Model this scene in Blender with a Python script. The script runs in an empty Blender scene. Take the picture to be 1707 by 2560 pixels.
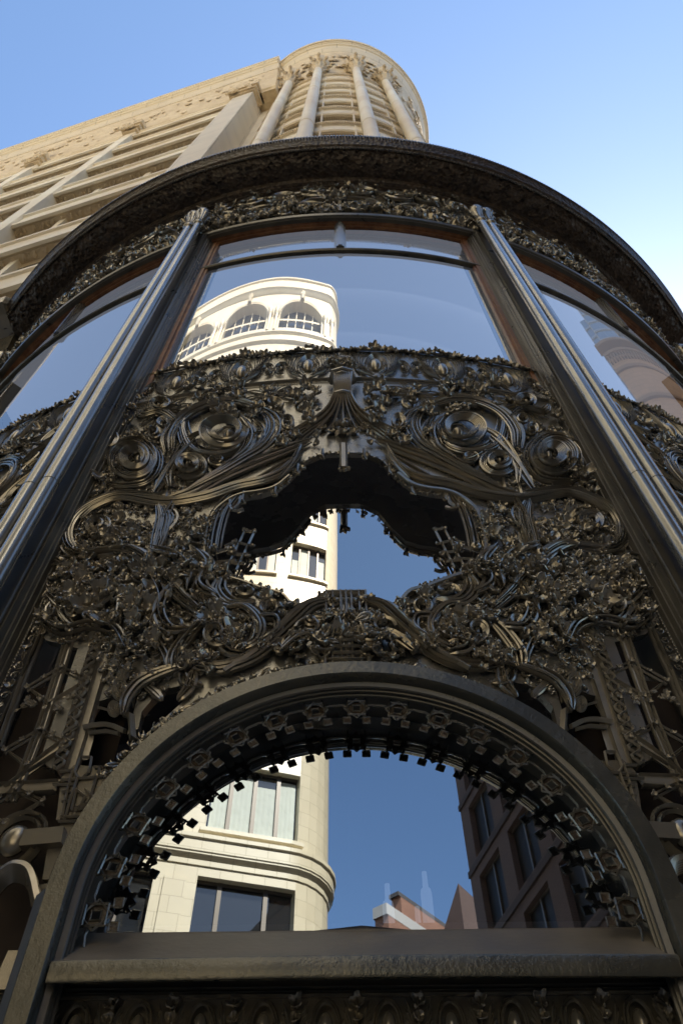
import bpy, math, random
import numpy as np
from mathutils import Vector, Matrix
from mathutils.geometry import delaunay_2d_cdt
R_=math.radians
random.seed(7); rng=np.random.default_rng(7)
scn=bpy.context.scene; COL=scn.collection
# ------------------------------------------------------------------ camera
PITCH=R_(56.65); ROLL=-.0105; FPX=2000.
cd=bpy.data.cameras.new('camera'); cam=bpy.data.objects.new('camera',cd); COL.objects.link(cam)
_F=np.array([0,math.cos(PITCH),math.sin(PITCH)]);_U=np.array([0,-math.sin(PITCH),math.cos(PITCH)]);_R=np.array([1.,0,0])
_c,_s=math.cos(ROLL),math.sin(ROLL)
_R,_U=_c*_R+_s*_U,-_s*_R+_c*_U
CAMP=np.array([-.013,0,0])
M=Matrix(((_R[0],_U[0],-_F[0],CAMP[0]),(_R[1],_U[1],-_F[1],CAMP[1]),(_R[2],_U[2],-_F[2],CAMP[2]),(0,0,0,1)))
cam.matrix_world=M
cd.sensor_fit='VERTICAL'; cd.sensor_height=24; cd.lens=24*FPX/2560; cd.clip_start=.05; cd.clip_end=6000
cd.dof.use_dof=True; cd.dof.focus_distance=3.1; cd.dof.aperture_fstop=5.6
scn.camera=cam; scn.render.resolution_x=682; scn.render.resolution_y=1024
# ------------------------------------------------------------------ sky, sun, exposure
SUN_AZ=R_(32); SUN_EL=R_(47)          # azimuth measured from +Y towards +X
w=bpy.data.worlds.new('World'); scn.world=w; w.use_nodes=True
nt=w.node_tree; bg=nt.nodes['Background']; sk=nt.nodes.new('ShaderNodeTexSky'); sk.sky_type='NISHITA'
sk.sun_disc=False; sk.sun_elevation=SUN_EL; sk.sun_rotation=SUN_AZ; sk.air_density=1.0; sk.dust_density=.75; sk.ozone_density=1.7
tint=nt.nodes.new('ShaderNodeMix'); tint.data_type='RGBA'; tint.blend_type='MULTIPLY'; tint.inputs[0].default_value=1; tint.inputs[7].default_value=(.91,1.0,1.04,1); nt.links.new(sk.outputs[0],tint.inputs[6]); nt.links.new(tint.outputs[2],bg.inputs[0]); bg.inputs[1].default_value=.12
sl=bpy.data.lights.new('sun','SUN'); sl.energy=5; sl.angle=R_(.5); sl.color=(1,.92,.79)
so=bpy.data.objects.new('sun',sl); COL.objects.link(so)
sd=Vector((math.sin(SUN_AZ)*math.cos(SUN_EL),math.cos(SUN_AZ)*math.cos(SUN_EL),math.sin(SUN_EL)))
so.rotation_euler=sd.to_track_quat('Z','Y').to_euler(); so.location=(30,40,90)
scn.view_settings.view_transform='Standard'; scn.view_settings.look='None'; scn.view_settings.gamma=1
scn.view_settings.exposure=1.36
scn.cycles.max_bounces=8; scn.cycles.diffuse_bounces=3; scn.cycles.glossy_bounces=5; scn.cycles.transparent_max_bounces=6
# ------------------------------------------------------------------ materials
def mat(name,base,rough=.5,metal=0,bump=None,var=None,spec=.5,coat=0,emit=None):
    m=bpy.data.materials.new(name); m.use_nodes=True; n=m.node_tree; b=n.nodes['Principled BSDF']; L=n.links.new
    b.inputs['Base Color'].default_value=(*base,1); b.inputs['Roughness'].default_value=rough; b.inputs['Metallic'].default_value=metal
    b.inputs['Specular IOR Level'].default_value=spec; b.inputs['Coat Weight'].default_value=coat; b.inputs['Coat Roughness'].default_value=.12
    tc=n.nodes.new('ShaderNodeTexCoord')
    if var:
        no=n.nodes.new('ShaderNodeTexNoise'); no.inputs['Scale'].default_value=var[0]; no.inputs['Detail'].default_value=6; L(tc.outputs['Object'],no.inputs['Vector'])
        cr=n.nodes.new('ShaderNodeValToRGB'); cr.color_ramp.elements[0].position=.35; cr.color_ramp.elements[1].position=.68
        cr.color_ramp.elements[0].color=(*base,1); cr.color_ramp.elements[1].color=(*var[1],1)
        L(no.outputs[0],cr.inputs[0]); L(cr.outputs[0],b.inputs['Base Color'])
        if len(var)>2:
            mr=n.nodes.new('ShaderNodeMapRange'); mr.inputs[3].default_value=rough-var[2]; mr.inputs[4].default_value=rough+var[2]
            L(no.outputs[0],mr.inputs[0]); L(mr.outputs[0],b.inputs['Roughness'])
    if bump:
        prev=None
        for (sc,st,kind) in bump:
            t=n.nodes.new('ShaderNodeTexNoise' if kind=='n' else 'ShaderNodeTexVoronoi'); t.inputs['Scale'].default_value=sc
            if kind=='n': t.inputs['Detail'].default_value=5
            L(tc.outputs['Object'],t.inputs['Vector'])
            bp=n.nodes.new('ShaderNodeBump'); bp.inputs['Strength'].default_value=1; bp.inputs['Distance'].default_value=st
            L(t.outputs[0],bp.inputs['Height'])
            if prev: L(prev.outputs[0],bp.inputs['Normal'])
            prev=bp
        L(prev.outputs[0],b.inputs['Normal'])
    if emit:
        b.inputs['Emission Color'].default_value=(*emit[0],1); b.inputs['Emission Strength'].default_value=emit[1]
    return m
def tilemat(name,base,dark,bw,bh,mortar=.02,rough=.35,offs=.5,bump=.004,mc=None):
    m=bpy.data.materials.new(name); m.use_nodes=True; n=m.node_tree; b=n.nodes['Principled BSDF']; L=n.links.new
    uv=n.nodes.new('ShaderNodeUVMap'); br=n.nodes.new('ShaderNodeTexBrick'); L(uv.outputs[0],br.inputs['Vector'])
    br.inputs['Scale'].default_value=1; br.inputs['Brick Width'].default_value=bw; br.inputs['Row Height'].default_value=bh
    br.inputs['Mortar Size'].default_value=mortar; br.inputs['Mortar Smooth'].default_value=.3; br.offset=offs
    br.inputs['Color1'].default_value=(*base,1); br.inputs['Color2'].default_value=(*dark,1)
    br.inputs['Mortar'].default_value=(*(mc or [c*.6 for c in dark]),1); br.inputs['Bias'].default_value=-.5
    no=n.nodes.new('ShaderNodeTexNoise'); no.inputs['Scale'].default_value=.9; no.inputs['Detail'].default_value=7; L(uv.outputs[0],no.inputs['Vector'])
    mx=n.nodes.new('ShaderNodeMix'); mx.data_type='RGBA'; mx.blend_type='MULTIPLY'; mx.inputs[0].default_value=.35
    L(br.outputs['Color'],mx.inputs[6]); L(no.outputs[0],mx.inputs[7]); 
    mr=n.nodes.new('ShaderNodeMapRange'); mr.inputs[1].default_value=.3; mr.inputs[2].default_value=.6; mr.inputs[3].default_value=.75; mr.inputs[4].default_value=1
    L(no.outputs[0],mr.inputs[0]); cb=n.nodes.new('ShaderNodeCombineColor'); 
    for i in range(3): L(mr.outputs[0],cb.inputs[i])
    L(cb.outputs[0],mx.inputs[7]); L(mx.outputs[2],b.inputs['Base Color']); b.inputs['Roughness'].default_value=rough
    bp=n.nodes.new('ShaderNodeBump'); bp.inputs['Distance'].default_value=bump; bp.invert=True; L(br.outputs['Fac'],bp.inputs['Height']); L(bp.outputs[0],b.inputs['Normal'])
    return m
def glassmat(name,ior=2.0,tint=(.05,.05,.055),refl=(.93,.96,1),clear=False,wob=0):
    m=bpy.data.materials.new(name); m.use_nodes=True; n=m.node_tree; n.nodes.clear(); L=n.links.new
    o=n.nodes.new('ShaderNodeOutputMaterial'); mx=n.nodes.new('ShaderNodeMixShader'); g=n.nodes.new('ShaderNodeBsdfGlossy'); g.inputs['Roughness'].default_value=0
    g.inputs['Color'].default_value=(*refl,1)
    if clear: t=n.nodes.new('ShaderNodeBsdfTransparent')
    else: t=n.nodes.new('ShaderNodeBsdfDiffuse')
    t.inputs[0].default_value=(*tint,1)
    fr=n.nodes.new('ShaderNodeFresnel'); fr.inputs[0].default_value=ior
    L(fr.outputs[0],mx.inputs[0]); L(t.outputs[0],mx.inputs[1]); L(g.outputs[0],mx.inputs[2]); L(mx.outputs[0],o.inputs[0])
    if wob:
        no=n.nodes.new('ShaderNodeTexNoise'); no.inputs['Scale'].default_value=1.3; no.inputs['Detail'].default_value=0; tc=n.nodes.new('ShaderNodeTexCoord'); L(tc.outputs['Object'],no.inputs['Vector'])
        bp=n.nodes.new('ShaderNodeBump'); bp.inputs['Distance'].default_value=wob; L(no.outputs[0],bp.inputs['Height']); L(bp.outputs[0],g.inputs['Normal'])
    return m
IRON=mat('bronze_painted_iron',(.215,.2,.17),.22,.6,[(60,.0006,'n'),(220,.0003,'n')],(7,(.26,.225,.17),.09),.7)
IRONP=mat('smooth_iron_plate',(.2,.19,.17),.27,.65,[(14,.001,'n'),(160,.0004,'n')],(5,(.27,.255,.22),.06),.8)
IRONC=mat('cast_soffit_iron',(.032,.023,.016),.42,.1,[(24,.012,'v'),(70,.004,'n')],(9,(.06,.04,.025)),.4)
PAINT=mat('grey_column_paint',(.22,.215,.2),.22,.55,[(90,.0002,'n')],(4,(.17,.165,.15),.05),.6,.5)
JAMB=mat('dark_jamb_paint',(.07,.065,.056),.3,.3,[(120,.0004,'n')],(6,(.11,.1,.08),.08))
WOOD=mat('varnished_mahogany',(.13,.05,.02),.4,0,[(30,.001,'n')],(12,(.24,.115,.05),.08))
SILLM=mat('weathered_sill_wood',(.1,.085,.068),.5,0,[(50,.001,'n')],(8,(.15,.128,.1),.08))
STONE=tilemat('cream_terracotta',(.7,.58,.41),(.62,.5,.34),1.4,.62,.014,.55,.5,.004)
STONEP=mat('plain_cream_terracotta',(.88,.79,.63),.5,0,[(5,.01,'n')],(.7,(.76,.62,.44)))
STONEO=mat('ornamental_terracotta',(.6,.46,.29),.6,0,[(3.2,.06,'v'),(9,.03,'n')],(1.5,(.72,.58,.39)))
DARKG=glassmat('dark_window_glass',1.9,(.02,.022,.025))
GLASS=glassmat('shop_window_glass',4.6,(.35,.36,.37),(.84,.92,1),True)
GLASSU=glassmat('curved_window_glass',7.0,(.6,.6,.62),(1,.98,.95),True,.0012)
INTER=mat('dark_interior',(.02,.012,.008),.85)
DULLG=mat('dusty_dark_glass',(.018,.016,.016),.5,0,spec=.2)
WHITE=tilemat('ivory_glazed_tile',(.72,.64,.47),(.67,.585,.415),.62,.46,.009,.3,.5,.002,(.5,.43,.3))
WHITEP=mat('ivory_glazed_trim',(.72,.65,.49),.35,0,[(4,.004,'n')],(.8,(.66,.58,.42)))
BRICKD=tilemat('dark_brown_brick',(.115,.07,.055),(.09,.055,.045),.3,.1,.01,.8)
BRICKO=tilemat('orange_brick',(.3,.15,.095),(.25,.12,.075),.3,.1,.012,.8)
BRICKB=tilemat('tan_brown_brick',(.42,.27,.16),(.36,.225,.13),.9,.5,.015,.7)
CURT=mat('window_curtain',(.62,.66,.6),.8,0,[(3,.03,'n')])
CURTW=mat('roof_sheet',(.42,.4,.37),.7)
FRAMEM=mat('bronze_window_frame',(.12,.1,.08),.4,.3)
TOWERG=glassmat('sky_blue_curtain_glass',2.6,(.1,.18,.3),(.8,.9,1))
STEEL=mat('tower_mullion_metal',(.35,.38,.42),.35,.6)
ASPH=mat('asphalt',(.05,.05,.052),.85,0,[(40,.004,'n')],(.6,(.065,.064,.062)))
PAVE=mat('pavement_concrete',(.36,.34,.31),.8,0,[(20,.003,'n')],(1.2,(.3,.285,.26)))
LAMPM=mat('glowing_lamp_shade',(.5,.55,.6),.6,emit=((.72,.82,1),.14))
# ------------------------------------------------------------------ mesh helpers
class MB:
    def __init__(s): s.v=[];s.f=[];s.n=0;s.uv=[];s.hasuv=False
    def add(s,V,F,UV=None):
        V=np.asarray(V,float); s.v.append(V); s.f.extend([tuple(i+s.n for i in f) for f in F]); s.n+=len(V)
        if UV is not None: s.hasuv=True; s.uv.extend(UV)
        else: s.uv.extend([(0,0)]*len(V))
    def build(s,name,m,parent=None,fn=None,smooth=False,bevel=0):
        if not s.v: return None
        V=np.concatenate(s.v); 
        if fn: V=fn(V)
        me=bpy.data.meshes.new(name); me.from_pydata(V.tolist(),[],s.f); me.materials.append(m)
        if s.hasuv:
            ul=me.uv_layers.new(name='UVMap'); idx=np.empty(len(me.loops),dtype=np.int32); me.loops.foreach_get('vertex_index',idx)
            ul.data.foreach_set('uv',np.asarray(s.uv,float)[idx].ravel())
        if smooth: me.polygons.foreach_set('use_smooth',[True]*len(me.polygons))
        me.update()
        o=bpy.data.objects.new(name,me); COL.objects.link(o)
        if parent: o.parent=parent
        if smooth and smooth!=True:
            try: me.set_sharp_from_angle(angle=R_(smooth))
            except Exception: pass
        if bevel:
            b=o.modifiers.new('bevel','BEVEL'); b.width=bevel; b.segments=2; b.limit_method='ANGLE'
        return o
def empty(name,label,cat,loc=(0,0,0),group=None):
    o=bpy.data.objects.new(name,None); COL.objects.link(o); o.location=loc; o['label']=label; o['category']=cat
    if group:o['group']=group
    return o
def tag(o,label=None,cat=None,group=None,kind=None):
    for k,v in(('label',label),('category',cat),('group',group),('kind',kind)):
        if v:o[k]=v
    return o
def box(mb,x0,x1,y0,y1,z0,z1,fr=None):
    V=np.array([(x,y,z) for x in(x0,x1) for y in(y0,y1) for z in(z0,z1)],float)
    if fr is not None: V=fr(V)
    mb.add(V,[(0,1,3,2),(4,6,7,5),(0,4,5,1),(2,3,7,6),(0,2,6,4),(1,5,7,3)])
def smooth_path(P,n=10,closed=False):
    P=np.asarray(P,float)
    if len(P)<3: 
        t=np.linspace(0,1,n)[:,None]; return P[0]*(1-t)+P[1]*t
    if closed: Q=np.vstack([P[-1],P,P[0],P[1]])
    else: Q=np.vstack([2*P[0]-P[1],P,2*P[-1]-P[-2]])
    out=[]
    for i in range(len(Q)-3):
        a,b,c,d=Q[i:i+4]
        for k in range(n):
            t=k/n; out.append(.5*((2*b)+(-a+c)*t+(2*a-5*b+4*c-d)*t*t+(-a+3*b-3*c+d)*t**3))
    if not closed: out.append(P[-1])
    return np.array(out)
def rib(mb,P,wd,hh,seg=5,closed=False,taper=0):
    """tube along P (a,z,h space); cross-section wd in the surface, hh along h"""
    P=np.asarray(P,float); n=len(P)
    if n<2: return
    T=np.gradient(P,axis=0) if not closed else np.roll(P,-1,0)-np.roll(P,1,0)
    T/=np.linalg.norm(T,axis=1,keepdims=True)+1e-9
    S=np.cross(T,[0,0,1.]); l=np.linalg.norm(S,axis=1,keepdims=True); S=np.where(l<1e-3,[1.,0,0],S/(l+1e-9)); H=np.cross(S,T)
    t=np.linspace(0,1,n); wv=np.broadcast_to(wd,(n,)).astype(float).copy(); hv=np.broadcast_to(hh,(n,)).astype(float).copy()
    if taper: k=np.clip(np.minimum(t,1-t)/taper,.12,1)**.7 if taper>0 else np.clip((1-t)/-taper,.12,1)**.7; wv*=k; hv*=k
    an=np.linspace(0,2*math.pi,seg,endpoint=False)
    V=(P[:,None,:]+S[:,None,:]*(np.cos(an)[None,:,None]*wv[:,None,None])+H[:,None,:]*(np.sin(an)[None,:,None]*hv[:,None,None])).reshape(-1,3)
    F=[]
    m=n if closed else n-1
    for i in range(m):
        i2=(i+1)%n
        for k in range(seg):
            k2=(k+1)%seg; F.append((i*seg+k,i*seg+k2,i2*seg+k2,i2*seg+k))
    if not closed:
        F.append(tuple(range(seg))[::-1]); F.append(tuple((n-1)*seg+k for k in range(seg)))
    mb.add(V,F)
def revolve(mb,prof,a0,a1,n,uvs=False,c=(0,7.)):
    """profile [(R,z)] swept round the tower axis from angle a0 to a1 (degrees, 0 = toward camera, + = right)"""
    A=np.radians(np.linspace(a0,a1,n+1)); m=len(prof); V=[];UV=[]
    for a in A:
        l=0
        for j,(r,z) in enumerate(prof):
            if j: l+=math.hypot(r-prof[j-1][0],z-prof[j-1][1])
            V.append((c[0]+r*math.sin(a),c[1]-r*math.cos(a),z)); UV.append((a*prof[0][0],l))
    F=[(i*m+j,(i+1)*m+j,(i+1)*m+j+1,i*m+j+1) for i in range(n) for j in range(m-1)]
    mb.add(V,F,UV)
def lathe(mb,prof,cx,cy,n=16,dirx=(1,0,0)):
    m=len(prof);V=[(cx+r*math.cos(a),cy+r*math.sin(a),z) for a in np.linspace(0,2*math.pi,n,endpoint=False) for r,z in prof]
    F=[(i*m+j,((i+1)%n)*m+j,((i+1)%n)*m+j+1,i*m+j+1) for i in range(n) for j in range(m-1)]
    mb.add(V,F)
# surfaces: (a,z,h) -> world
R0=5.02; AX=(0.,7.)
def cyl(V,R=R0):
    p=V[:,0]/R; r=R+V[:,2]; return np.stack([r*np.sin(p),AX[1]-r*np.cos(p),V[:,1]],1)
def cylrot(deg,R=R0):
    d=R_(deg)
    def g(V):
        p=V[:,0]/R+d; r=R+V[:,2]; return np.stack([r*np.sin(p),AX[1]-r*np.cos(p),V[:,1]],1)
    return g
PX=.03; YF=1.9   # arch panel, flat
def flat(V): return np.stack([PX+V[:,0],YF-V[:,2],V[:,1]],1)
# survey of the photograph: pixel of the 1707x2560 picture -> (a,z) on the ornament cylinder at height h
def sv(P,h=0.,R=R0):
    P=np.atleast_2d(np.asarray(P,float)); u=(P[:,0]-853.5)/FPX; v=(1280-P[:,1])/FPX
    d=_F+u[:,None]*_R+v[:,None]*_U; cx,cy=AX[0]-CAMP[0],AX[1]
    A=d[:,0]**2+d[:,1]**2; B=-2*(d[:,0]*cx+d[:,1]*cy); C=cx*cx+cy*cy-(R+h)**2
    D=np.sqrt(np.maximum(B*B-4*A*C,0)); t=(-B-D)/2/A; Q=d*t[:,None]
    return np.stack([np.arctan2(Q[:,0]-cx,cy-Q[:,1])*R,Q[:,2],np.full(len(P),float(h))],1)
def mir(P): return P*np.array([-1,1,1.])
z4=lambda x,y:(200+x/2.24,800+y/2.24)
z5=lambda x,y:(100+x/1.96,1100+y/1.96)
z8=lambda x,y:(x/2.24,1500+y/2.24)

# ================================================================== THE STORE: iron pavilion
store=empty('department_store','tall cream terracotta department store with dark ornate cast iron rounded entrance in front','building',(0,7,-1.6))
class _P: pass
def inv(o): # parent keeps world placement
    o.parent=store; o.matrix_parent_inverse=Matrix.Translation((0,-7,1.6)); return o
_ob=MB.build
def build(mb,name,m,parent=store,**k):
    o=_ob(mb,name,m,None,**k)
    if o is None: return None
    if parent is store: inv(o)
    elif parent is not None: o.parent=parent; o.matrix_parent_inverse=parent.matrix_world.inverted() if parent.type=='EMPTY' else Matrix()
    return o
A0,A1=-74,74
# cornice
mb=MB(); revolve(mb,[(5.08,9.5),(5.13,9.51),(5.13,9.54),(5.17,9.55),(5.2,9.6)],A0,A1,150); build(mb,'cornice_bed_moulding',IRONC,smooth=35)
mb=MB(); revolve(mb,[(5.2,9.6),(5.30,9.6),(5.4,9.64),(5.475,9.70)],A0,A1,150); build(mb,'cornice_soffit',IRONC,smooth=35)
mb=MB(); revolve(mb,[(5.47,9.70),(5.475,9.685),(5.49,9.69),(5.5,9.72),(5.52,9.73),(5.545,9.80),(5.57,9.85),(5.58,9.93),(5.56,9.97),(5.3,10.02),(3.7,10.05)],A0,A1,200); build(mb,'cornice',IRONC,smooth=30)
mb=MB()
for k in range(420):
    a=R_(A0+(A1-A0)*k/419)
    r=5.575; c=np.array([r*math.sin(a),7-r*math.cos(a),9.9]); 
    V=np.array([(x,y,z) for x in(-.008,.008) for y in(-.012,.004) for z in(-.05,.02)]); ca,sa=math.cos(a),math.sin(a)
    V=np.stack([c[0]+V[:,0]*ca-V[:,1]*sa*-1,c[1]+V[:,0]*sa+V[:,1]*ca,c[2]+V[:,2]],1)
    mb.add(V,[(0,1,3,2),(4,6,7,5),(0,4,5,1),(2,3,7,6),(0,2,6,4),(1,5,7,3)])
    r=5.487; 
    V=np.array([(x,y,z) for x in(-.011,.011) for y in(-.008,.008) for z in(-.012,.01)]); V=np.stack([r*math.sin(a)+V[:,0]*ca-V[:,1]*sa,7-r*math.cos(a)+V[:,0]*sa+V[:,1]*ca,9.685+V[:,2]],1)
    mb.add(V,[(0,1,3,2),(4,6,7,5),(0,4,5,1),(2,3,7,6),(0,2,6,4),(1,5,7,3)])
build(mb,'cornice_beading',IRONP)
# frieze back plate, moulding below, soffit of the window head
mb=MB(); revolve(mb,[(5.09,8.2),(5.075,8.3),(5.075,9.52)],A0,A1,140); build(mb,'frieze',IRON,smooth=35)
mb=MB(); revolve(mb,[(5.075,8.23),(5.12,8.225),(5.13,8.205),(5.12,8.17),(5.1,8.165),(5.1,8.15),(5.08,8.15),(5.08,8.16),(5.06,8.16)],A0,A1,150); build(mb,'window_head_moulding',JAMB,smooth=35)
mb=MB(); revolve(mb,[(5.06,8.16),(5.045,8.16),(5.045,8.15),(5.02,8.15),(5.02,8.13),(4.985,8.13),(4.985,8.6)],A0,A1,120); build(mb,'window_head',WOOD,smooth=35)
PITCHB=32.5
RG=4.85
for bi,b0 in enumerate((-2*PITCHB,-PITCHB,0,PITCHB,2*PITCHB)):
    hw=14.3 if abs(b0)<50 else 8.6
    bc=b0 if abs(b0)<50 else b0-math.copysign(5,b0)
    win=MB(); revolve(win,[(RG,1.9),(RG,4.9)],bc-hw,bc+hw,60); win2=MB(); revolve(win2,[(4.86,4.9),(5.0,4.9),(5.0,8.16)],bc-hw,bc+hw,60)
    wo=build(win,'window',GLASSU,smooth=True)
    uo=build(win2,'upper_pane',GLASSU,parent=wo,smooth=30)
    if bi==2: wo['label']='large curved central window reflecting the ivory building'
    mb=MB(); revolve(mb,[(4.99,7.27),(5.025,7.265),(5.035,7.275),(5.035,7.30),(5.025,7.315),(4.99,7.32)],bc-hw-.5,bc+hw+.5,60); build(mb,'transom_bar',JAMB,parent=wo,smooth=35)
    # wooden sash round the glass
    for s in(-1,1):
      mb=MB()
      for (r0,r1,d0,d1) in((4.99,5.03,14.1,14.45),(4.99,5.015,13.85,14.1)):
            if abs(b0)>50: continue
            revolve(mb,[(r0,4.6),(r1,4.6),(r1,8.15),(r0,8.15)],b0+s*d0,b0+s*d1,2)
      if mb.v:
            for d,r1 in((14.1,5.03),(13.85,5.015)):
                a=R_(b0+s*d); V=[(r*math.sin(a),7-r*math.cos(a),z) for r in(4.98,r1) for z in(4.6,8.15)]; mb.add(V,[(0,1,3,2)])
            build(mb,'sash',WOOD,parent=wo)
    if abs(b0)<50:
        mb=MB()
        for (d0,d1,r0,r1) in((-.62,.62,4.99,5.03),(-.4,.4,5.03,5.05),(-.2,.2,5.05,5.062)):
            for s in(-1,):
                A=[R_(b0+d0),R_(b0+d1)]
                V=[(r*math.sin(a),7-r*math.cos(a),z) for a in A for r in(r0,r1) for z in(7.31,8.15)]
                mb.add(V,[(0,1,3,2),(4,6,7,5),(0,4,5,1),(2,3,7,6),(0,2,6,4),(1,5,7,3)])
        build(mb,'mullion',PAINT,parent=wo)
# jambs and column pairs
def mould(mb,prof,z0,z1):
    """prof: [(phi_deg,R)] extruded vertically"""
    V=[];n=len(prof)
    for z in(z0,z1):
        for ph,r in prof: a=R_(ph); V.append((r*math.sin(a),7-r*math.cos(a),z))
    mb.add(V,[(i,i+1,n+i+1,n+i) for i in range(n-1)])
for ci in(-3,-1,1,3):
    cphi=ci*PITCHB/2
    for s in(-1,1):
        if abs(ci)==3 and s*ci>0: continue
        # jamb from column toward the bay centre at  cphi - s*...
        prof=[(0,5.13),(1.0,5.13),(1.06,5.11),(1.16,5.11),(1.19,5.12),(1.27,5.12),(1.30,5.09),(1.40,5.09),(1.43,5.075),(1.52,5.075),(1.55,5.05),(1.64,5.05),(1.67,5.03),(1.76,5.03),(1.79,5.0),(1.9,4.98),(1.9,4.84)]
        pp=[(cphi+s*p,r) for p,r in prof]
        mb=MB(); mould(mb,pp,-.2,8.16); build(mb,'jamb',JAMB)
    for s in(-1,1):
        ph=R_(cphi+s*.56); r=5.21; cx,cy=r*math.sin(ph),7-r*math.cos(ph); cr=.042
        mb=MB(); lathe(mb,[(cr,-.2),(cr,3.27),(cr,3.282),(cr-.0025,3.284),(cr-.0025,3.29),(cr,3.292),(cr,3.305),(cr,8.1),(cr,8.26)],cx,cy,28); 
        co=build(mb,'column',PAINT,smooth=30)
        mb=MB(); lathe(mb,[(cr*.98,8.2),(cr*1.35,8.22),(cr*1.35,8.27),(cr*1.05,8.3),(cr*1.1,8.42),(cr*1.9,8.58),(cr*2.1,8.63),(cr*1.3,8.72),(.002,8.9)],cx,cy,14)
        for k in range(7):
            a=k*2*math.pi/7; V,_f=None,None
            P=np.array([(cx+math.cos(a)*cr*q,cy+math.sin(a)*cr*q,z) for q,z in((1.1,8.32),(1.3,8.45),(1.8,8.56),(2.1,8.55),(2.0,8.49))]); rib(mb,smooth_path(P,4),.018,.012,5,taper=.5)
        build(mb,'capital',IRON,parent=co,smooth=50)
# interior and hidden mass
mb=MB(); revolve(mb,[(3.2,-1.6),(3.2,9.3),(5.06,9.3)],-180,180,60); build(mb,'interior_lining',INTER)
LUM=mat('added_glow_shop_ceiling',(.8,.8,.8),.8,emit=((.74,.83,1),.15))
mb=MB(); revolve(mb,[(3.21,8.9),(3.7,8.9),(3.7,8.75),(4.25,8.75),(4.25,8.6),(4.98,8.6)],-74,74,40); build(mb,'added_glow_ceiling',LUM)  # emission stands in for room light, added to pale the upper panes
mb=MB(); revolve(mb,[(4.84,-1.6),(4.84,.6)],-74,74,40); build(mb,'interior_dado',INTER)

# ------------------------------------------------------------------ ornament library
def ellipsoid(n=6,m=4):
    V=[(0,0,1)];
    for j in range(1,m):
        t=math.pi*j/m
        for i in range(n): p=2*math.pi*i/n; V.append((math.sin(t)*math.cos(p),math.sin(t)*math.sin(p),math.cos(t)))
    V.append((0,0,-1)); F=[]
    for i in range(n): F.append((0,1+i,1+(i+1)%n))
    for j in range(m-2):
        for i in range(n): a=1+j*n; F.append((a+i,a+n+i,a+n+(i+1)%n,a+(i+1)%n))
    a=1+(m-2)*n
    for i in range(n): F.append((a+i,len(V)-1,a+(i+1)%n))
    return np.array(V,float),F
EV,EF=ellipsoid(6,4); EV8,EF8=ellipsoid(14,8)
def tmpl(kind):
    t=MB()
    if kind<3:   # lobed crocket leaf with hollow heart
        n=(5,4,3)[kind]; nt=n*5; V=[(0,0,.12)]; ph=random.random()
        for j,q in enumerate((.3,.6,.85,1.0,.97)):
            for i in range(nt):
                a=2*math.pi*i/nt; c_=abs(math.cos(n*a/2)); r=q*(.42+.62*c_**.6)*(1+.12*math.sin(3*a+ph*6)); 
                hh_=(.15,.42,.62,.5,.05)[j]*(.55+.6*c_)+.1*math.sin(a+ph*9)*q
                V.append((r*math.cos(a),r*math.sin(a),hh_))
        F=[(0,1+i,1+(i+1)%nt) for i in range(nt)]
        for j in range(4):
            for i in range(nt): p_=1+j*nt; F.append((p_+i,p_+nt+i,p_+nt+(i+1)%nt,p_+(i+1)%nt))
        t.add(V,F)
        for i in range(n):
            a=2*math.pi*i/n; t.add(EV*np.array([.17,.17,.15])+np.array([math.cos(a)*.82,math.sin(a)*.82,.62]),EF)
    elif kind==3:  # curl
        th=np.linspace(0,3.6*math.pi,26); r=np.linspace(1,.18,26); P=np.stack([r*np.cos(th)*.8,r*np.sin(th)*.8,.15+.5*(1-r)],1)
        rib(t,P,np.linspace(.14,.1,26),.18,5); t.add(EV*.24+np.array([0,0,.6]),EF)
    elif kind==4:  # pointed leaf, ridged
        for s in(-1,1):
            P=np.array([(0,-.9,.05),(s*.22,-.3,.25),(s*.3,.2,.4),(s*.12,.7,.6),(0,1.05,.5)]); rib(t,smooth_path(P,4),.15,.12,5,taper=.4)
        rib(t,np.array([(0,-.9,.1),(0,0,.42),(0,.8,.55)]),.09,.12,5,taper=.5)
        for s in(-1,1):
            rib(t,np.array([(s*.25,0,.3),(s*.55,.25,.45),(s*.75,.2,.6)]),.1,.1,5,taper=.5)
    elif kind==5:  # bud
        t.add(EV*np.array([.4,.55,.45])+np.array([0,0,.3]),EF)
        for k in range(5):
            a=math.pi*(.1+.2*k*1.0); P=np.array([(math.cos(a)*.3,-.35+math.sin(a)*.2,.2),(math.cos(a)*.7,math.sin(a)*.5-.3,.4),(math.cos(a)*.8,math.sin(a)*.9-.2,.6)]); rib(t,smooth_path(P,3),.12,.1,5,taper=.4)
    return np.concatenate(t.v),t.f
TM=[tmpl(k) for k in(0,1,2,3,4,5,0,1)]
def put(mb,kind,p,size,ang=None,tilt=.35,hs=1.):
    V,F=TM[kind]; a=random.uniform(0,6.28) if ang is None else ang
    c,s=math.cos(a),math.sin(a); tx,ty=random.uniform(-tilt,tilt),random.uniform(-tilt,tilt)
    V=V*np.array([1,1,hs]); V=np.stack([V[:,0]*c-V[:,1]*s,V[:,0]*s+V[:,1]*c,V[:,2]+V[:,0]*tx+V[:,1]*ty],1)*size+np.asarray(p); mb.add(V,F)
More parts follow.
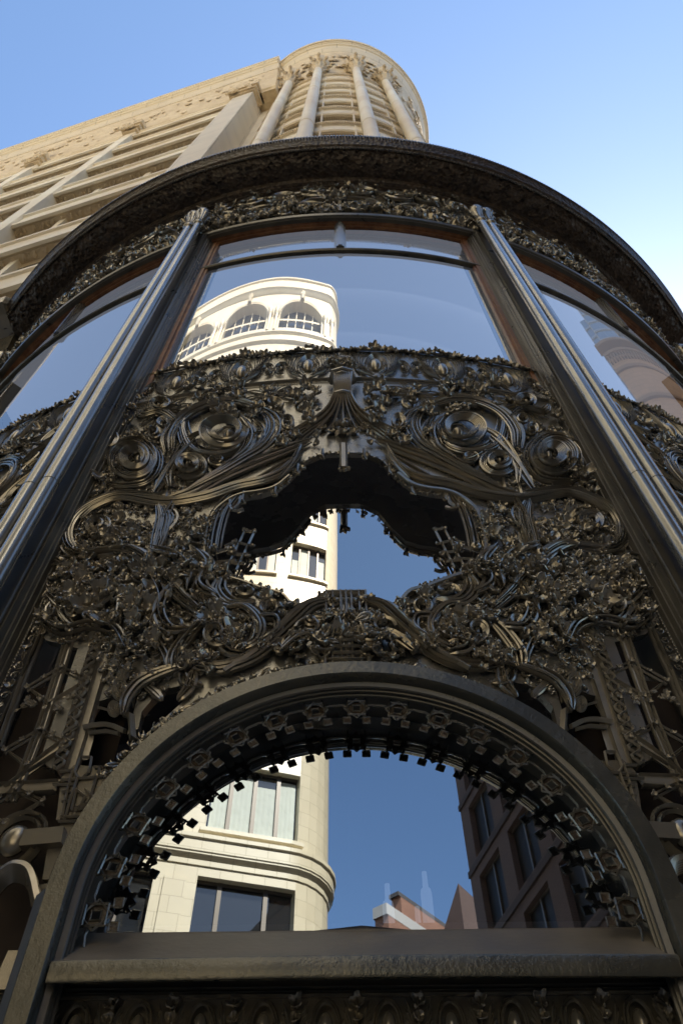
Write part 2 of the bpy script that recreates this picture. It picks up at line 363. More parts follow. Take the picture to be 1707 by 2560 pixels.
def band(mb,P,n=4,spread=.03,wd=.0042,h=.02,hh=.008,pinch=.25,crown=.3,both=True,taper=.12):
    """bundle of n parallel ribs along the curve P (a,z,h)"""
    spread*=1.12; n=n+n//5; T=np.gradient(P,axis=0); T/=np.linalg.norm(T,axis=1,keepdims=True)+1e-9; S=np.stack([-T[:,1],T[:,0],np.zeros(len(P))],1)
    t=np.linspace(0,1,len(P)); sp=spread*(pinch+(1-pinch)*np.sin(np.pi*np.clip(t,0,1))**.7)
    for k in range(n):
        o=(k/(n-1)-.5) if n>1 else 0
        o+=random.uniform(-.3,.3)/max(n,3); Q=P+S*(sp*o)[:,None]; Q=Q.copy(); Q[:,2]+=h*(1-crown*abs(2*o))+random.uniform(-.003,.006); wd_=wd; wd=wd*random.choice((.7,.9,1.2,1.5))
        rib(mb,Q,wd*(1.5 if abs(o)>.45 else 1),hh*(1.3 if abs(o)>.45 else 1),5,taper=taper)
        if both: rib(mb,mir(Q),wd*(1.5 if abs(o)>.45 else 1),hh*(1.3 if abs(o)>.45 else 1),5,taper=taper)
        wd=wd_
def scroll(mb,c,rx,ry,turns,start=0,dr=1,lines=3,h=.03,w=.18,boss=.28,both=True,wd=.0042,hole=None):
    """volute traced as an ellipse in the survey picture: centre c, radii in pixels"""
    n=int(26*turns)+10; th=start+dr*np.linspace(0,2*math.pi*turns,n); rr=boss+.04+(.96-boss)*(1-np.linspace(0,1,n))**1.55
    ea=start+1.1; ex=(1-rr)**1.2; base=np.stack([c[0]+rx*(rr*np.cos(th)+.3*ex*math.cos(ea)),c[1]+ry*(rr*np.sin(th)+.3*ex*math.sin(ea))],1); c=(c[0]+rx*.27*math.cos(ea),c[1]+ry*.27*math.sin(ea))
    P=sv(base,.0)
    cen=sv([c])[0]; sz=abs(sv([(c[0]+rx,c[1])])[0][0]-cen[0]); 
    lines+=1; w*=1.15
    for k in range(lines):
        f=1-w*k/max(lines-1,1)
        Q=cen+(P-cen)*np.array([f,f,1]); Q[:,2]=h*(.55+.45*np.linspace(0,1,n))*(1-.25*k/max(lines,1))
        ww=wd*(1.6 if k==0 else .9)
        rib(mb,Q,ww,ww*1.8,5,taper=.08); 
        if both: rib(mb,mir(Q),ww,ww*1.8,5,taper=.08)
    # dished floor of the volute
    for sgn in ((1,-1) if both else (1,)):
        bh=h*1.15; br=sz*boss; asp=abs(sv([(c[0],c[1]-ry)])[0][1]-cen[1])/max(sz,1e-6)
        ce=cen*np.array([sgn,1,1])
        for q in():
            th2=np.linspace(0,2*math.pi,18,endpoint=False); rib(mb,np.stack([ce[0]+br*q[0]*np.cos(th2),ce[1]+br*asp*q[0]*np.sin(th2),np.full(18,bh*q[1])],1),.0035,.005,4,closed=True)
        V=EV8*np.array([br*.42,br*asp*.42,bh*.7])+np.array([ce[0],ce[1]+br*asp*.1,0]); mb.add(V,EF8)
        for q in range(5):
            t_=np.linspace(.3,2.6,9); rib(mb,np.stack([ce[0]+sgn*br*(.25+.12*q)*np.cos(t_+.5),ce[1]+br*asp*(.1+.13*q)*np.sin(t_+.5),np.full(9,bh*(1.-.13*q))],1),.003,.006,4,taper=.3)
def leafline(mb,P,step,size,kinds=(0,1,2),h=.02,jit=.006,both=True):
    P=np.asarray(P,float); L=np.r_[0,np.cumsum(np.linalg.norm(np.diff(P,axis=0),axis=1))]; 
    for d in np.arange(step*.5,L[-1],step):
        q=np.array([np.interp(d,L,P[:,i]) for i in range(3)])
        for s in((1,-1) if both else(1,)):
            p=q*np.array([s,1,1])+np.array([random.uniform(-jit,jit),random.uniform(-jit,jit),h+random.uniform(-.4,.4)*jit]); put(mb,random.choice(kinds),p,size*random.uniform(.8,1.2))
def inpoly(P,poly):
    x,y=P[:,0],P[:,1]; r=np.zeros(len(P),bool); n=len(poly)
    for i in range(n):
        x1,y1=poly[i][:2];x2,y2=poly[(i+1)%n][:2]
        c=((y1>y)!=(y2>y))&(x<(x2-x1)*(y-y1)/((y2-y1) if y2!=y1 else 1e-12)+x1); r^=c
    return r
def plate(outer,holes,step,th=.02,h=0.):
    """constrained triangulation of outline with holes in (a,z), thick, for mapping onto the cylinder"""
    outer=np.asarray(outer)[:,:2]; a0,b0=outer.min(0);a1,b1=outer.max(0)
    pts=[tuple(p) for p in outer]; edges=[(i,(i+1)%len(outer)) for i in range(len(outer))]; k=len(outer); 
    for hl in holes:
        hl=np.asarray(hl)[:,:2]; pts+= [tuple(p) for p in hl]; edges+=[(k+i,k+(i+1)%len(hl)) for i in range(len(hl))]; k+=len(hl)
    G=np.array([(x,y) for x in np.arange(a0+step/2,a1,step) for y in np.arange(b0+step/2,b1,step*1.6)]); m=inpoly(G,outer)
    for hl in holes: m&=~inpoly(G,np.asarray(hl))
    G=G[m]; allp=np.array(pts+[tuple(p) for p in G])
    vo,eo,fo,_,_,_=delaunay_2d_cdt([Vector(p) for p in allp],edges,[],0,1e-5)
    V=np.array([(p.x,p.y) for p in vo]); F=[]
    C=np.array([V[list(f)].mean(0) for f in fo]); keep=inpoly(C,outer)
    for hl in holes: keep&=~inpoly(C,np.asarray(hl))
    F=[tuple(f) for f,kp in zip(fo,keep) if kp]
    ec={}
    for f in F:
        for i in range(len(f)): e=(f[i],f[(i+1)%len(f)]); ec[e]=ec.get(e,0)+1
    n=len(V); W=np.vstack([np.c_[V,np.full(n,h)],np.c_[V,np.full(n,h-th)]]); G2=list(F)+[tuple(i+n for i in f[::-1]) for f in F]
    for (i,j) in ec:
        if (j,i) not in ec: G2.append((j,i,i+n,j+n))
    m=MB(); m.add(W,G2); return m
# ================================================================== the ornamental screen of one bay
EDGE=14.75
def E_(z): return -R_(EDGE)*R0
# outlines, left half, photograph pixels
hole_px=[(869,1131),(807,1133),(766,1150),(745,1172),(724,1195),(690,1222),(650,1234),(610,1240),(575,1254),(538,1285),(519,1330),(513,1370),(519,1405),(540,1440),(600,1458),(661,1480),(705,1492),(733,1523),(727,1549),(778,1525),(814,1502),(840,1489),(869,1486)]
hole=sv(hole_px); hole[:,0]-=0
hole[0,0]=0; hole[-1,0]=0
holeF=np.vstack([hole,mir(hole)[::-1][1:-1]])
ZT=4.93
AC=1.17; AR=.80      # arch centre height and outer radius
arcL=np.array([(PX*0-AR*math.sin(t),AC+AR*math.cos(t)) for t in np.linspace(0,1.12,16)])
botL=[(arcL[-1][0],arcL[-1][1]),]
pl=sv([(300,1900),(395,1660),(300,1610),(120,1625),(20,1640)])
left=np.array([(0,ZT),(-.4,ZT),(-.8,ZT),(E_(0),ZT),(E_(0),4),(E_(0),3),(E_(0),2.45)]+[(E_(0)+.12,2.33),(-1.02,2.25),(-1.0,1.72),(-.92,1.66),(-.86,1.95),(-.72,1.98)]+[tuple(p) for p in arcL[::-1]])
outer=np.vstack([left,(left*np.array([-1,1]))[::-1][1:-1]])
h2=sv([z8(*p) for p in ((795,625),(850,560),(920,500),(1010,480),(1062,515),(1035,560),(890,690),(760,800),(670,930),(600,950),(640,850),(700,760),(775,720))])
h2=np.array([p for p in h2 if True]); rr=np.hypot(h2[:,0],h2[:,1]-1.17); k_=np.maximum(.815/rr,1); h2[:,0]*=k_; h2[:,1]=1.17+(h2[:,1]-1.17)*k_
m=plate(outer,[holeF,h2,mir(h2)],.09,.03,0.)
for rot in(-PITCHB,0,PITCHB):
    o=m.build('ornamental_screen_plate',IRONP,None,fn=cylrot(rot),smooth=25)
    if rot==0: SCR0=o
    inv(o); o.name='ornamental_screen'
    if rot==0: SCR=o; o['label']='dark ornamental iron screen plate with oval opening above the arch'
    elif rot<0: SL=o
    else: SR=o
def sc_build(mb,name,m_,smooth=45,bays=(-1,0,1)):
    base=None
    V=np.concatenate(mb.v); me=None
    for b in bays:
        par={-1:SL,0:SCR,1:SR}[b]
        if base is None or True:
            o=mb.build(name,m_,None,fn=cylrot(b*PITCHB),smooth=smooth)
        o.parent=par; o.matrix_parent_inverse=Matrix.Translation((0,0,0))
# parent chain: screen is parented to store with inverse, children of the screen use its world matrix
def relief():
    L=MB(); S=MB(); F=MB()      # leaves, scrollwork, fine filigree
    # --- crest band: cabochons with rings, leaf crockets on top
    zc=4.67
    for k in range(-3,3):
        a=(k+.5)*.42
        for q in((.07,.165,.010),(.055,.13,.014),(.044,.105,.012)):
            th=np.linspace(-.5*math.pi+.25,1.5*math.pi-.25,20); pinch_=1-.22*np.maximum(np.sin(th),0); rib(S,np.stack([a+q[0]*pinch_*np.cos(th),zc+q[1]*np.sin(th),np.full(20,q[2])],1),.0045,.008,4,taper=.1)
        S.add(EV8*np.array([.037,.09,.03])+np.array([a,zc,.004]),EF8)
        for s in(-1,1):
            for j in range(6):
                P=np.array([(a+s*.01,zc-.2,.01),(a+s*(.05+.012*j),zc-.17+.012*j,.016),(a+s*(.085+.012*j),zc-.02+.02*j,.018),(a+s*(.075+.018*j),zc+.12+.012*j,.014),(a+s*(.05+.025*j),zc+.17,.012)]); rib(S,smooth_path(P,4),.0035,.008,4,taper=.3)
            for j,r in enumerate((.042,.03,.018)):
                th=np.linspace(-.3,5.2,16); rib(S,np.stack([a+s*.165-s*r*np.cos(th)*1.,zc-.03+r*2.1*np.sin(th),np.full(16,.014+.002*j)],1),.0038,.008,4,taper=.2)
            S.add(EV8*np.array([.012,.026,.02])+np.array([a+s*.165,zc-.03,.004]),EF8)
        for (da,dz,sz) in((0,.27,.036),(.05,.235,.032),(-.05,.235,.032),(.09,.225,.03),(-.09,.225,.03),(.13,.225,.028),(-.13,.225,.028),(.17,.22,.024),(-.17,.22,.024),(.21,.215,.022)):
            put(L,random.choice((0,1,2)),(a+da,zc+dz+random.uniform(-.01,.01),.012),sz,tilt=.5)
    for zz,r in((4.915,.008),(4.46,.007),(4.43,.004)):
        rib(S,np.array([(a,zz,.008) for a in np.linspace(E_(0),-E_(0),60)]),r,r*1.2,5)
    # --- star snowflakes on the bare plate
    for a in(-1.06,-.42,.42,1.06):
        zz=4.27
        for j in range(10):
            t=j*math.pi/5+.16; dx,dz=math.cos(t)*.17,math.sin(t)*.2
            for s in(-.2,.2):
                P=np.array([(a,zz,.008),(a+dx*.6-dz*s*.5,zz+dz*.6+dx*s*.7,.009),(a+dx,zz+dz,.006)]); rib(F,smooth_path(P,4),.0026,.005,4,taper=.3)
            rib(F,np.array([(a,zz,.008),(a+dx*.95,zz+dz*.95,.006)]),.002,.004,4)
        for j in range(9): put(L,2,(a+random.uniform(-.035,.035),zz+random.uniform(-.09,.09),.012),.022)
    # --- central finial: leaf capital on a fluted flaring stem
    for j in range(26):
        t=random.uniform(0,6.28); r=random.uniform(.2,1); put(L,random.choice((0,1,5)),(math.cos(t)*r*.11,4.48+math.sin(t)*r*.11,.05+.07*(1-r)),.036,tilt=.6)
    for j in range(9):
        x=(j-4)/4.
        P=np.array([(x*.055,4.36,.09),(x*.045,4.22,.085),(x*.05,4.1,.06),(x*.11,3.95,.03),(x*.26,3.78,.014)]); rib(S,smooth_path(P,6),.009,.018,5)
    for zz,ww,hh in((4.36,.075,.1),(4.33,.065,.09),(4.12,.06,.07)):
        rib(S,np.array([(-ww,zz,.03),(-ww*.7,zz,hh),(0,zz,hh*1.15),(ww*.7,zz,hh),(ww,zz,.03)]),.012,.012,6)
    for k in range(1,7):      # skirts
        P=np.array([(-.03-.008*k,4.02-.01*k,.02),(-.06-.02*k,3.88,.02),(-.12-.03*k,3.78-.005*k,.018),(-.2-.035*k,3.66-.012*k,.012)]); 
        for q in(P,mir(P)): rib(S,smooth_path(q,6),.006,.009,5,taper=.15)
    put(L,0,(0,3.82,.02),.05); put(L,1,(0,3.74,.02),.035); 
    for s in(-1,1): put(L,2,(s*.06,3.76,.01),.03); put(L,2,(s*.11,3.8,.01),.026)
    rib(S,np.array([(0,3.62,.012),(0,3.38,.012)]),.02,.014,6); put(L,0,(0,3.38,.0),.03,ang=0,tilt=0)
    # --- volutes
    scroll(S,z4(175,700),36,31,2.1,2.6,1,4,.05,.3,.3)
    scroll(S,z4(292,808),72,62,2.3,-1.2,1,6,.055,.42,.34)
    scroll(S,z4(425,655),18,17,1.3,0,1,2,.045,.2,.5); scroll(S,z4(480,602),21,17,1.3,0,-1,2,.045,.2,.45)
    scroll(S,z4(800,650),70,50,1.6,-.5,1,6,.06,.3,.52)
    scroll(S,z4(630,842),50,36,2.2,2.8,-1,5,.045,.4,.36)
    scroll(S,z4(770,803),26,17,1.2,0,1,3,.03,.3,.5)
    scroll(S,z4(1170,600),22,28,1.4,2,1,3,.03,.3,.4); scroll(S,z4(470,500),34,22,1.4,2,1,3,.05,.35,.45); scroll(S,z4(1095,490),26,17,1.2,1.5,-1,3,.045,.4,.3)
    scroll(S,z5(310,442),40,30,1.9,2.2,1,6,.04,.5,.3); scroll(S,z5(480,515),20,16,1.4,0,1,3,.035,.4,.35)
    scroll(S,z5(172,872),20,20,1.4,-1.5,1,3,.05,.4,.45)
    scroll(S,z5(870,1005),48,45,1.7,-2.6,1,4,.06,.35,.3); scroll(S,z5(1130,858),30,27,1.4,-1,-1,3,.05,.35,.35)
    scroll(S,z5(1010,780),34,19,1.4,3.0,1,4,.045,.5,.3); scroll(S,z5(680,935),26,25,1.5,0,1,3,.045,.4,.35)
    scroll(S,z5(1435,815),15,12,1.1,0,1,2,.03,.3,.5)
    # --- whiplash bundles
    def B(pts,zf,n,spread,h=.02,**k):
        px=[zf(*p) for p in pts]; band(S,smooth_path(sv(px),9),n,spread,h=h,**k)
    B([(980,500),(1080,560),(1100,640),(1040,730),(930,800),(780,890),(600,985)],z4,7,.11,.03,pinch=.3)
    B([(960,560),(1010,640),(990,720),(900,790),(800,850)],z4,4,.05,.03)
    B([(1290,690),(1150,745),(980,810),(800,890),(640,980),(470,1030)],z4,7,.085,.02,pinch=.45,hh=.009)
    B([(1250,745),(1150,860),(1040,915),(880,950),(700,1010),(480,1040),(250,1008),(100,1060),(10,1130)],z4,6,.06,.03,pinch=.35)
    B([(1230,770),(1130,830),(960,930),(820,970)],z4,4,.03,.02)
    B([(1240,720),(1180,830),(1110,920)],z4,3,.02,.03)
    B([(510,760),(515,660),(590,560),(720,495),(860,480),(980,510)],z4,7,.09,.035,pinch=.5)
    B([(600,560),(590,640),(640,740),(760,770),(880,740),(930,650)],z4,5,.07,.03)
    B([(510,960),(510,860),(600,700),(700,640)],z4,4,.04,.03); B([(430,990),(540,820),(660,690)],z4,3,.03,.035)
    B([(560,600),(470,540),(360,560),(330,520)],z4,4,.05,.04)
    B([(640,740),(740,800),(830,830)],z4,3,.03,.03); B([(900,560),(960,650),(940,740),(850,820)],z4,4,.05,.035)
    B([(450,1040),(475,1130),(455,1230),(420,1344)],z4,5,.06,.03); B([(540,1020),(470,1150),(460,1280)],z4,4,.04,.025)
    B([(150,860),(160,780),(240,700),(340,690),(430,760),(440,850),(380,930),(250,950),(150,930)],z4,4,.05,.03)
    B([(600,300),(400,288),(230,360),(152,450),(150,540),(215,585),(330,570),(440,562),(530,610),(620,700),(700,790),(780,860)],z5,5,.05,.04,pinch=.6)
    B([(600,300),(615,400),(600,470),(590,550)],z5,5,.06,.02); B([(600,320),(660,390),(620,470)],z5,3,.03,.02)
    B([(540,600),(640,690),(740,800),(840,870)],z5,6,.10,.02,pinch=.6); B([(700,700),(740,780),(800,860)],z5,5,.07,.025)
    B([(900,690),(880,760),(940,820),(1060,810)],z5,4,.05,.03)
    B([(900,868),(1000,858),(1070,930),(1065,1010),(1000,1060)],z5,4,.04,.05); B([(1060,900),(1160,900),(1170,960),(1100,1010)],z5,3,.03,.04)
    B([(1430,808),(1330,835),(1250,905),(1150,1000),(1050,1085),(900,1140),(760,1125)],z5,4,.05,.03,pinch=.6,hh=.012)
    B([(500,985),(590,1000),(640,1080),(640,1150)],z5,3,.035,.03); B([(720,1130),(600,1165),(500,1215),(440,1290),(420,1370)],z5,4,.04,.03)
    B([(665,1160),(680,1080),(740,990),(800,930)],z5,4,.05,.04,pinch=.5)
    B([(760,1130),(740,1220),(680,1290)],z5,4,.03,.01); B([(700,1140),(720,1200),(800,1215)],z5,3,.03,.01)
    B([(480,1180),(560,1250),(600,1290)],z5,3,.02,.01)
    for xx in(75,115,150): B([(xx+20,800),(xx-20,860),(xx+10,920),(xx+60,945)],z5,2,.015,.04)
    for pts in([(60,640),(180,615),(330,670),(425,780),(400,890)],[(250,600),(420,590),(545,690),(605,820),(560,930)],[(50,770),(150,845),(285,835),(365,760),(330,680)],[(660,740),(600,860),(640,960),(745,965)],[(985,900),(900,950),(925,1060),(1010,1090)],
                [(20,900),(120,960),(260,930),(380,960),(440,1060)],[(760,560),(830,640),(800,740),(880,800)],[(560,560),(690,600),(760,680),(740,770)],[(1180,1080),(1290,1000),(1400,1010),(1440,930)]):
        B(pts,z5,3,.04,.05,pinch=.35,hh=.009)
    # low acanthus following the extrados of the arch
    for k in range(46):
        t=-1.05+2.1*k/45; rr=.835; put(L,random.choice((4,4,0,3)),(rr*math.sin(t),AC+rr*math.cos(t),.004),.03,ang=-t+random.uniform(-.4,.4),tilt=.3)
        rr=.875; put(F,random.choice((3,4,5)),(rr*math.sin(t+.02),AC+rr*math.cos(t+.02),.0),.03,tilt=.3)
    # rim of the oval opening
    rib(S,smooth_path(np.vstack([hole[4:18]]),4)+np.array([0,0,.012]),.007,.012,6); rib(S,mir(smooth_path(np.vstack([hole[4:18]]),4)+np.array([0,0,.012])),.014,.02,6)
    B([(870,985),(800,1080),(765,1190),(745,1330)],z4,5,.07,.012,pinch=.8)
    # crossbars behind the bundles
    for x0,y0,x1,y1 in((410,1000,430,890),(480,1000,505,900),(565,990,590,900),(640,960,655,900)):
        P=sv([z4(x0,y0),z4(x1,y1)],.01)
        for q in(P,mir(P)): rib(S,q,.009,.008,4)
    # harp lattice at each side of the opening
    for q in([(910,640),(1005,445)],[(960,640),(1050,450)],[(1005,445),(1050,450)],[(955,500),(1040,520)],[(930,560),(1020,560)],[(930,600),(1000,605)],[(840,560),(960,520)],[(860,600),(960,590)],[(905,520),(960,500)]):
        P=sv([z5(*p) for p in q],.02)
        for p in(P,mir(P)): rib(S,p,.006,.009,4)
    for q in((1005,445),(1050,450),(955,500),(1040,520),(930,560),(1020,570),(1035,600)):
        for p in (sv([z5(*q)],.02)[0],): put(L,2,p,.014); put(L,2,p*np.array([-1,1,1]),.014)
    # hooks under the hood
    for zf,pts in((z4,[(840,1010),(845,1060),(880,1070),(915,1060)]),(z4,[(900,990),(890,1030),(860,1060)])):
        P=smooth_path(sv([zf(*p) for p in pts],.01),5)
        for q in(P,mir(P)): rib(S,q,.009,.011,5)
    # --- centre post between opening and arch
    for x in(-.075,-.05,-.02,0,.02,.05,.075): rib(S,np.array([(x,2.42,.02),(x,1.98,.03)]),.007,.012,5)
    for zz in(2.415,2.40): rib(S,np.array([(-.07,zz,.02),(.07,zz,.02)]),.008,.012,5)
    for zz in np.linspace(2.03,2.16,5): rib(S,np.array([(-.085,zz+.02,.02),(-.05,zz,.035),(0,zz-.006,.04),(.05,zz,.035),(.085,zz+.02,.02)]),.006,.009,5)
    for s in(-1,1):
        P=np.array([(s*.1,2.36,.02),(s*.17,2.33,.025),(s*.24,2.22,.03),(s*.31,2.1,.03),(s*.42,2.0,.03)]); rib(S,smooth_path(P,6),.012,.014,5)
        th=np.linspace(0,5,18); rib(S,np.stack([s*(.13+.05*np.cos(th)*np.linspace(1,.3,18)),2.19+.06*np.sin(th)*np.linspace(1,.3,18),np.full(18,.04)],1),.009,.014,5)
    # --- leaf masses (photo pixels, left half): centre, spread, count, size
    CL=[(z4,760,400,130,45,30,.034),(z4,700,450,80,30,12,.03),(z4,870,410,40,60,14,.034),(z4,860,520,110,40,20,.036),(z4,1000,500,60,40,10,.036),(z4,290,440,60,40,14,.03),(z4,270,500,60,50,16,.03),(z4,290,550,60,25,8,.028),
        (z4,1240,430,60,60,22,.032),(z4,1290,390,40,30,8,.03),(z4,1340,480,60,40,9,.026),(z4,1300,560,45,70,16,.032),(z4,1140,660,45,60,14,.03),(z4,990,640,30,60,8,.024),(z4,370,640,40,20,6,.022),(z4,210,850,60,40,10,.03),(z4,110,890,50,40,12,.028),(z4,80,950,40,50,10,.03),
        (z4,1350,640,50,30,8,.02),(z4,1480,610,60,30,12,.018),(z4,620,480,50,25,6,.022),
        (z4,650,1150,60,60,14,.026),(z4,620,1250,80,70,20,.028),(z4,690,1130,30,40,8,.022),
        (z5,420,430,60,60,18,.03),(z5,400,520,90,50,20,.03),(z5,250,500,60,60,12,.022),(z5,330,640,160,50,46,.036),(z5,200,650,100,60,34,.034),(z5,130,760,80,50,26,.034),(z5,330,740,160,60,50,.038),(z5,560,650,120,60,34,.034),(z5,700,620,80,60,24,.032),(z5,460,800,140,60,40,.034),
        (z5,300,860,110,40,24,.032),(z5,430,880,80,40,16,.03),(z5,90,860,50,60,16,.026),(z5,780,650,100,60,30,.034),(z5,860,620,60,40,14,.03),(z5,930,640,50,30,12,.026),(z5,1050,610,30,24,6,.022),(z5,1000,675,50,18,7,.022),(z5,760,800,80,40,12,.026),(z5,850,880,100,50,26,.034),(z5,960,940,70,70,26,.034),(z5,870,1000,50,50,10,.03),(z5,560,930,70,60,16,.026),(z5,740,1060,70,50,16,.03),(z5,800,1110,60,30,8,.026),
        (z5,1090,1000,60,40,16,.028),(z5,1220,790,60,40,14,.028),(z5,1350,770,45,25,10,.026),(z5,1350,880,60,40,16,.034),(z5,1400,960,70,50,20,.034),(z5,1250,990,60,50,16,.03),(z5,1310,1050,70,30,10,.028),(z5,520,1020,60,50,14,.026),(z5,420,1000,60,50,14,.026),(z5,560,1120,50,40,10,.024),(z5,400,1100,50,40,8,.02),(z5,540,700,50,60,10,.03),(z5,130,640,40,60,12,.03),(z5,70,720,35,50,12,.03),(z5,1160,760,60,20,8,.024),(z5,1460,890,30,50,8,.026)]
    for zf,x,y,sx,sy,n,sz in CL:
        for k in range(int(n*.5)):
            px=zf(x+random.gauss(0,.55)*sx,y+random.gauss(0,.55)*sy); h=.008+random.random()*.03
            p=sv([px],h)[0]
            if p[0]<E_(0)-.03 or (inpoly(p[None,:2],holeF)[0] and random.random()<.75): continue
            kd=random.choice((0,1,2,3,4,5,0,1)); s_=sz*random.uniform(.65,1.35)
            put(L,kd,p,s_,tilt=.6); put(L,random.choice((kd,0,1)),p*np.array([-1,1,1]),s_,tilt=.6)
    for x,y,r in((240,650,24),(420,625,28),(90,700,20),(300,835,26),(520,760,24),(600,870,26),(700,570,22),(760,700,28),(860,565,20),(950,570,20),(640,1010,22),(480,930,22),(1200,890,20),(1330,920,28),(1450,905,18),(1180,1060,20),(555,600,20),(200,575,22),(380,900,24),(160,970,18),(470,1055,20),(330,720,30),(110,800,22),(930,1040,20),(800,930,22),(560,680,20)):
        px=z5(x+random.uniform(-8,8),y+random.uniform(-8,8)); scroll(S,px,r*.62,r*.55,random.uniform(1.2,1.9),random.uniform(0,6.3),random.choice((-1,1)),3,.05,.4,.3)
    # crockets round the opening and the hood
    leafline(L,hole[0:10]+np.array([0,-.012,0]),.05,.02,h=.0,kinds=(0,1,2,4))
    for i in(1,3,5,7):
        p=hole[i]
        for q in(p,p*np.array([-1,1,1])): rib(S,np.array([q+[0,.02,.01],q+[0,-.05,.012],q+[.012,-.08,.008]]),.008,.01,5,taper=-.6); put(L,2,q+[0,-.06,.0],.016)
    leafline(L,np.vstack([hole[9:17]])+np.array([0,0,.0]),.045,.022,h=.01)
    # --- fine filigree ground over the dense area
    reg=sv([z4(560,700),z4(700,900),z4(480,1010),z4(720,1000),z4(560,1250),z5(880,700),z5(1250,830),z5(1450,1000),z5(700,1180),z5(380,1350),z5(250,1000),z5(0,1010),z5(30,700),z5(230,270),z4(120,860),z4(240,640),z4(400,600)])[:,:2]
    a0,b0=reg.min(0);a1,b1=reg.max(0); cnt=0
    while cnt<1500:
        p=np.array([[random.uniform(a0,a1),random.uniform(b0,b1)]])
        if not inpoly(p,reg)[0] or inpoly(p,holeF)[0] or not inpoly(p,outer)[0]: continue
        cnt+=1; kd=random.choice((2,3,3,4,5)); put(F,kd,(p[0,0],p[0,1],.002),random.uniform(.012,.026),tilt=.3); put(F,kd,(-p[0,0],p[0,1],.002),random.uniform(.012,.026),tilt=.3)
    # border strip beside the column: bead line and running leaf
    for s in(-1,1):
        x=s*-E_(0)
        rib(S,np.array([(x-s*.006,4.6,.008),(x-s*.006,1.0,.008)]),.006,.012,4)
        rib(S,np.array([(x-s*.085,3.7,.006),(x-s*.085,1.0,.006)]),.004,.01,4)
        for z in np.arange(1.0,3.7,.018): F.add(EV*np.array([.006,.007,.006])+np.array([x-s*.022,z,.008]),EF)
        for z in np.arange(1.0,3.75,.05):
            put(L,random.choice((3,4,2)),(x-s*.055,z,.004),.024,ang=0 if int(z*20)%2 else 3.14,tilt=.2)
    return L,S,F
Lm,Sm,Fm=relief()
sc_build(Lm,'leafwork',IRON,50); sc_build(Sm,'scrollwork',IRON,50); sc_build(Fm,'filigree',IRON,50)

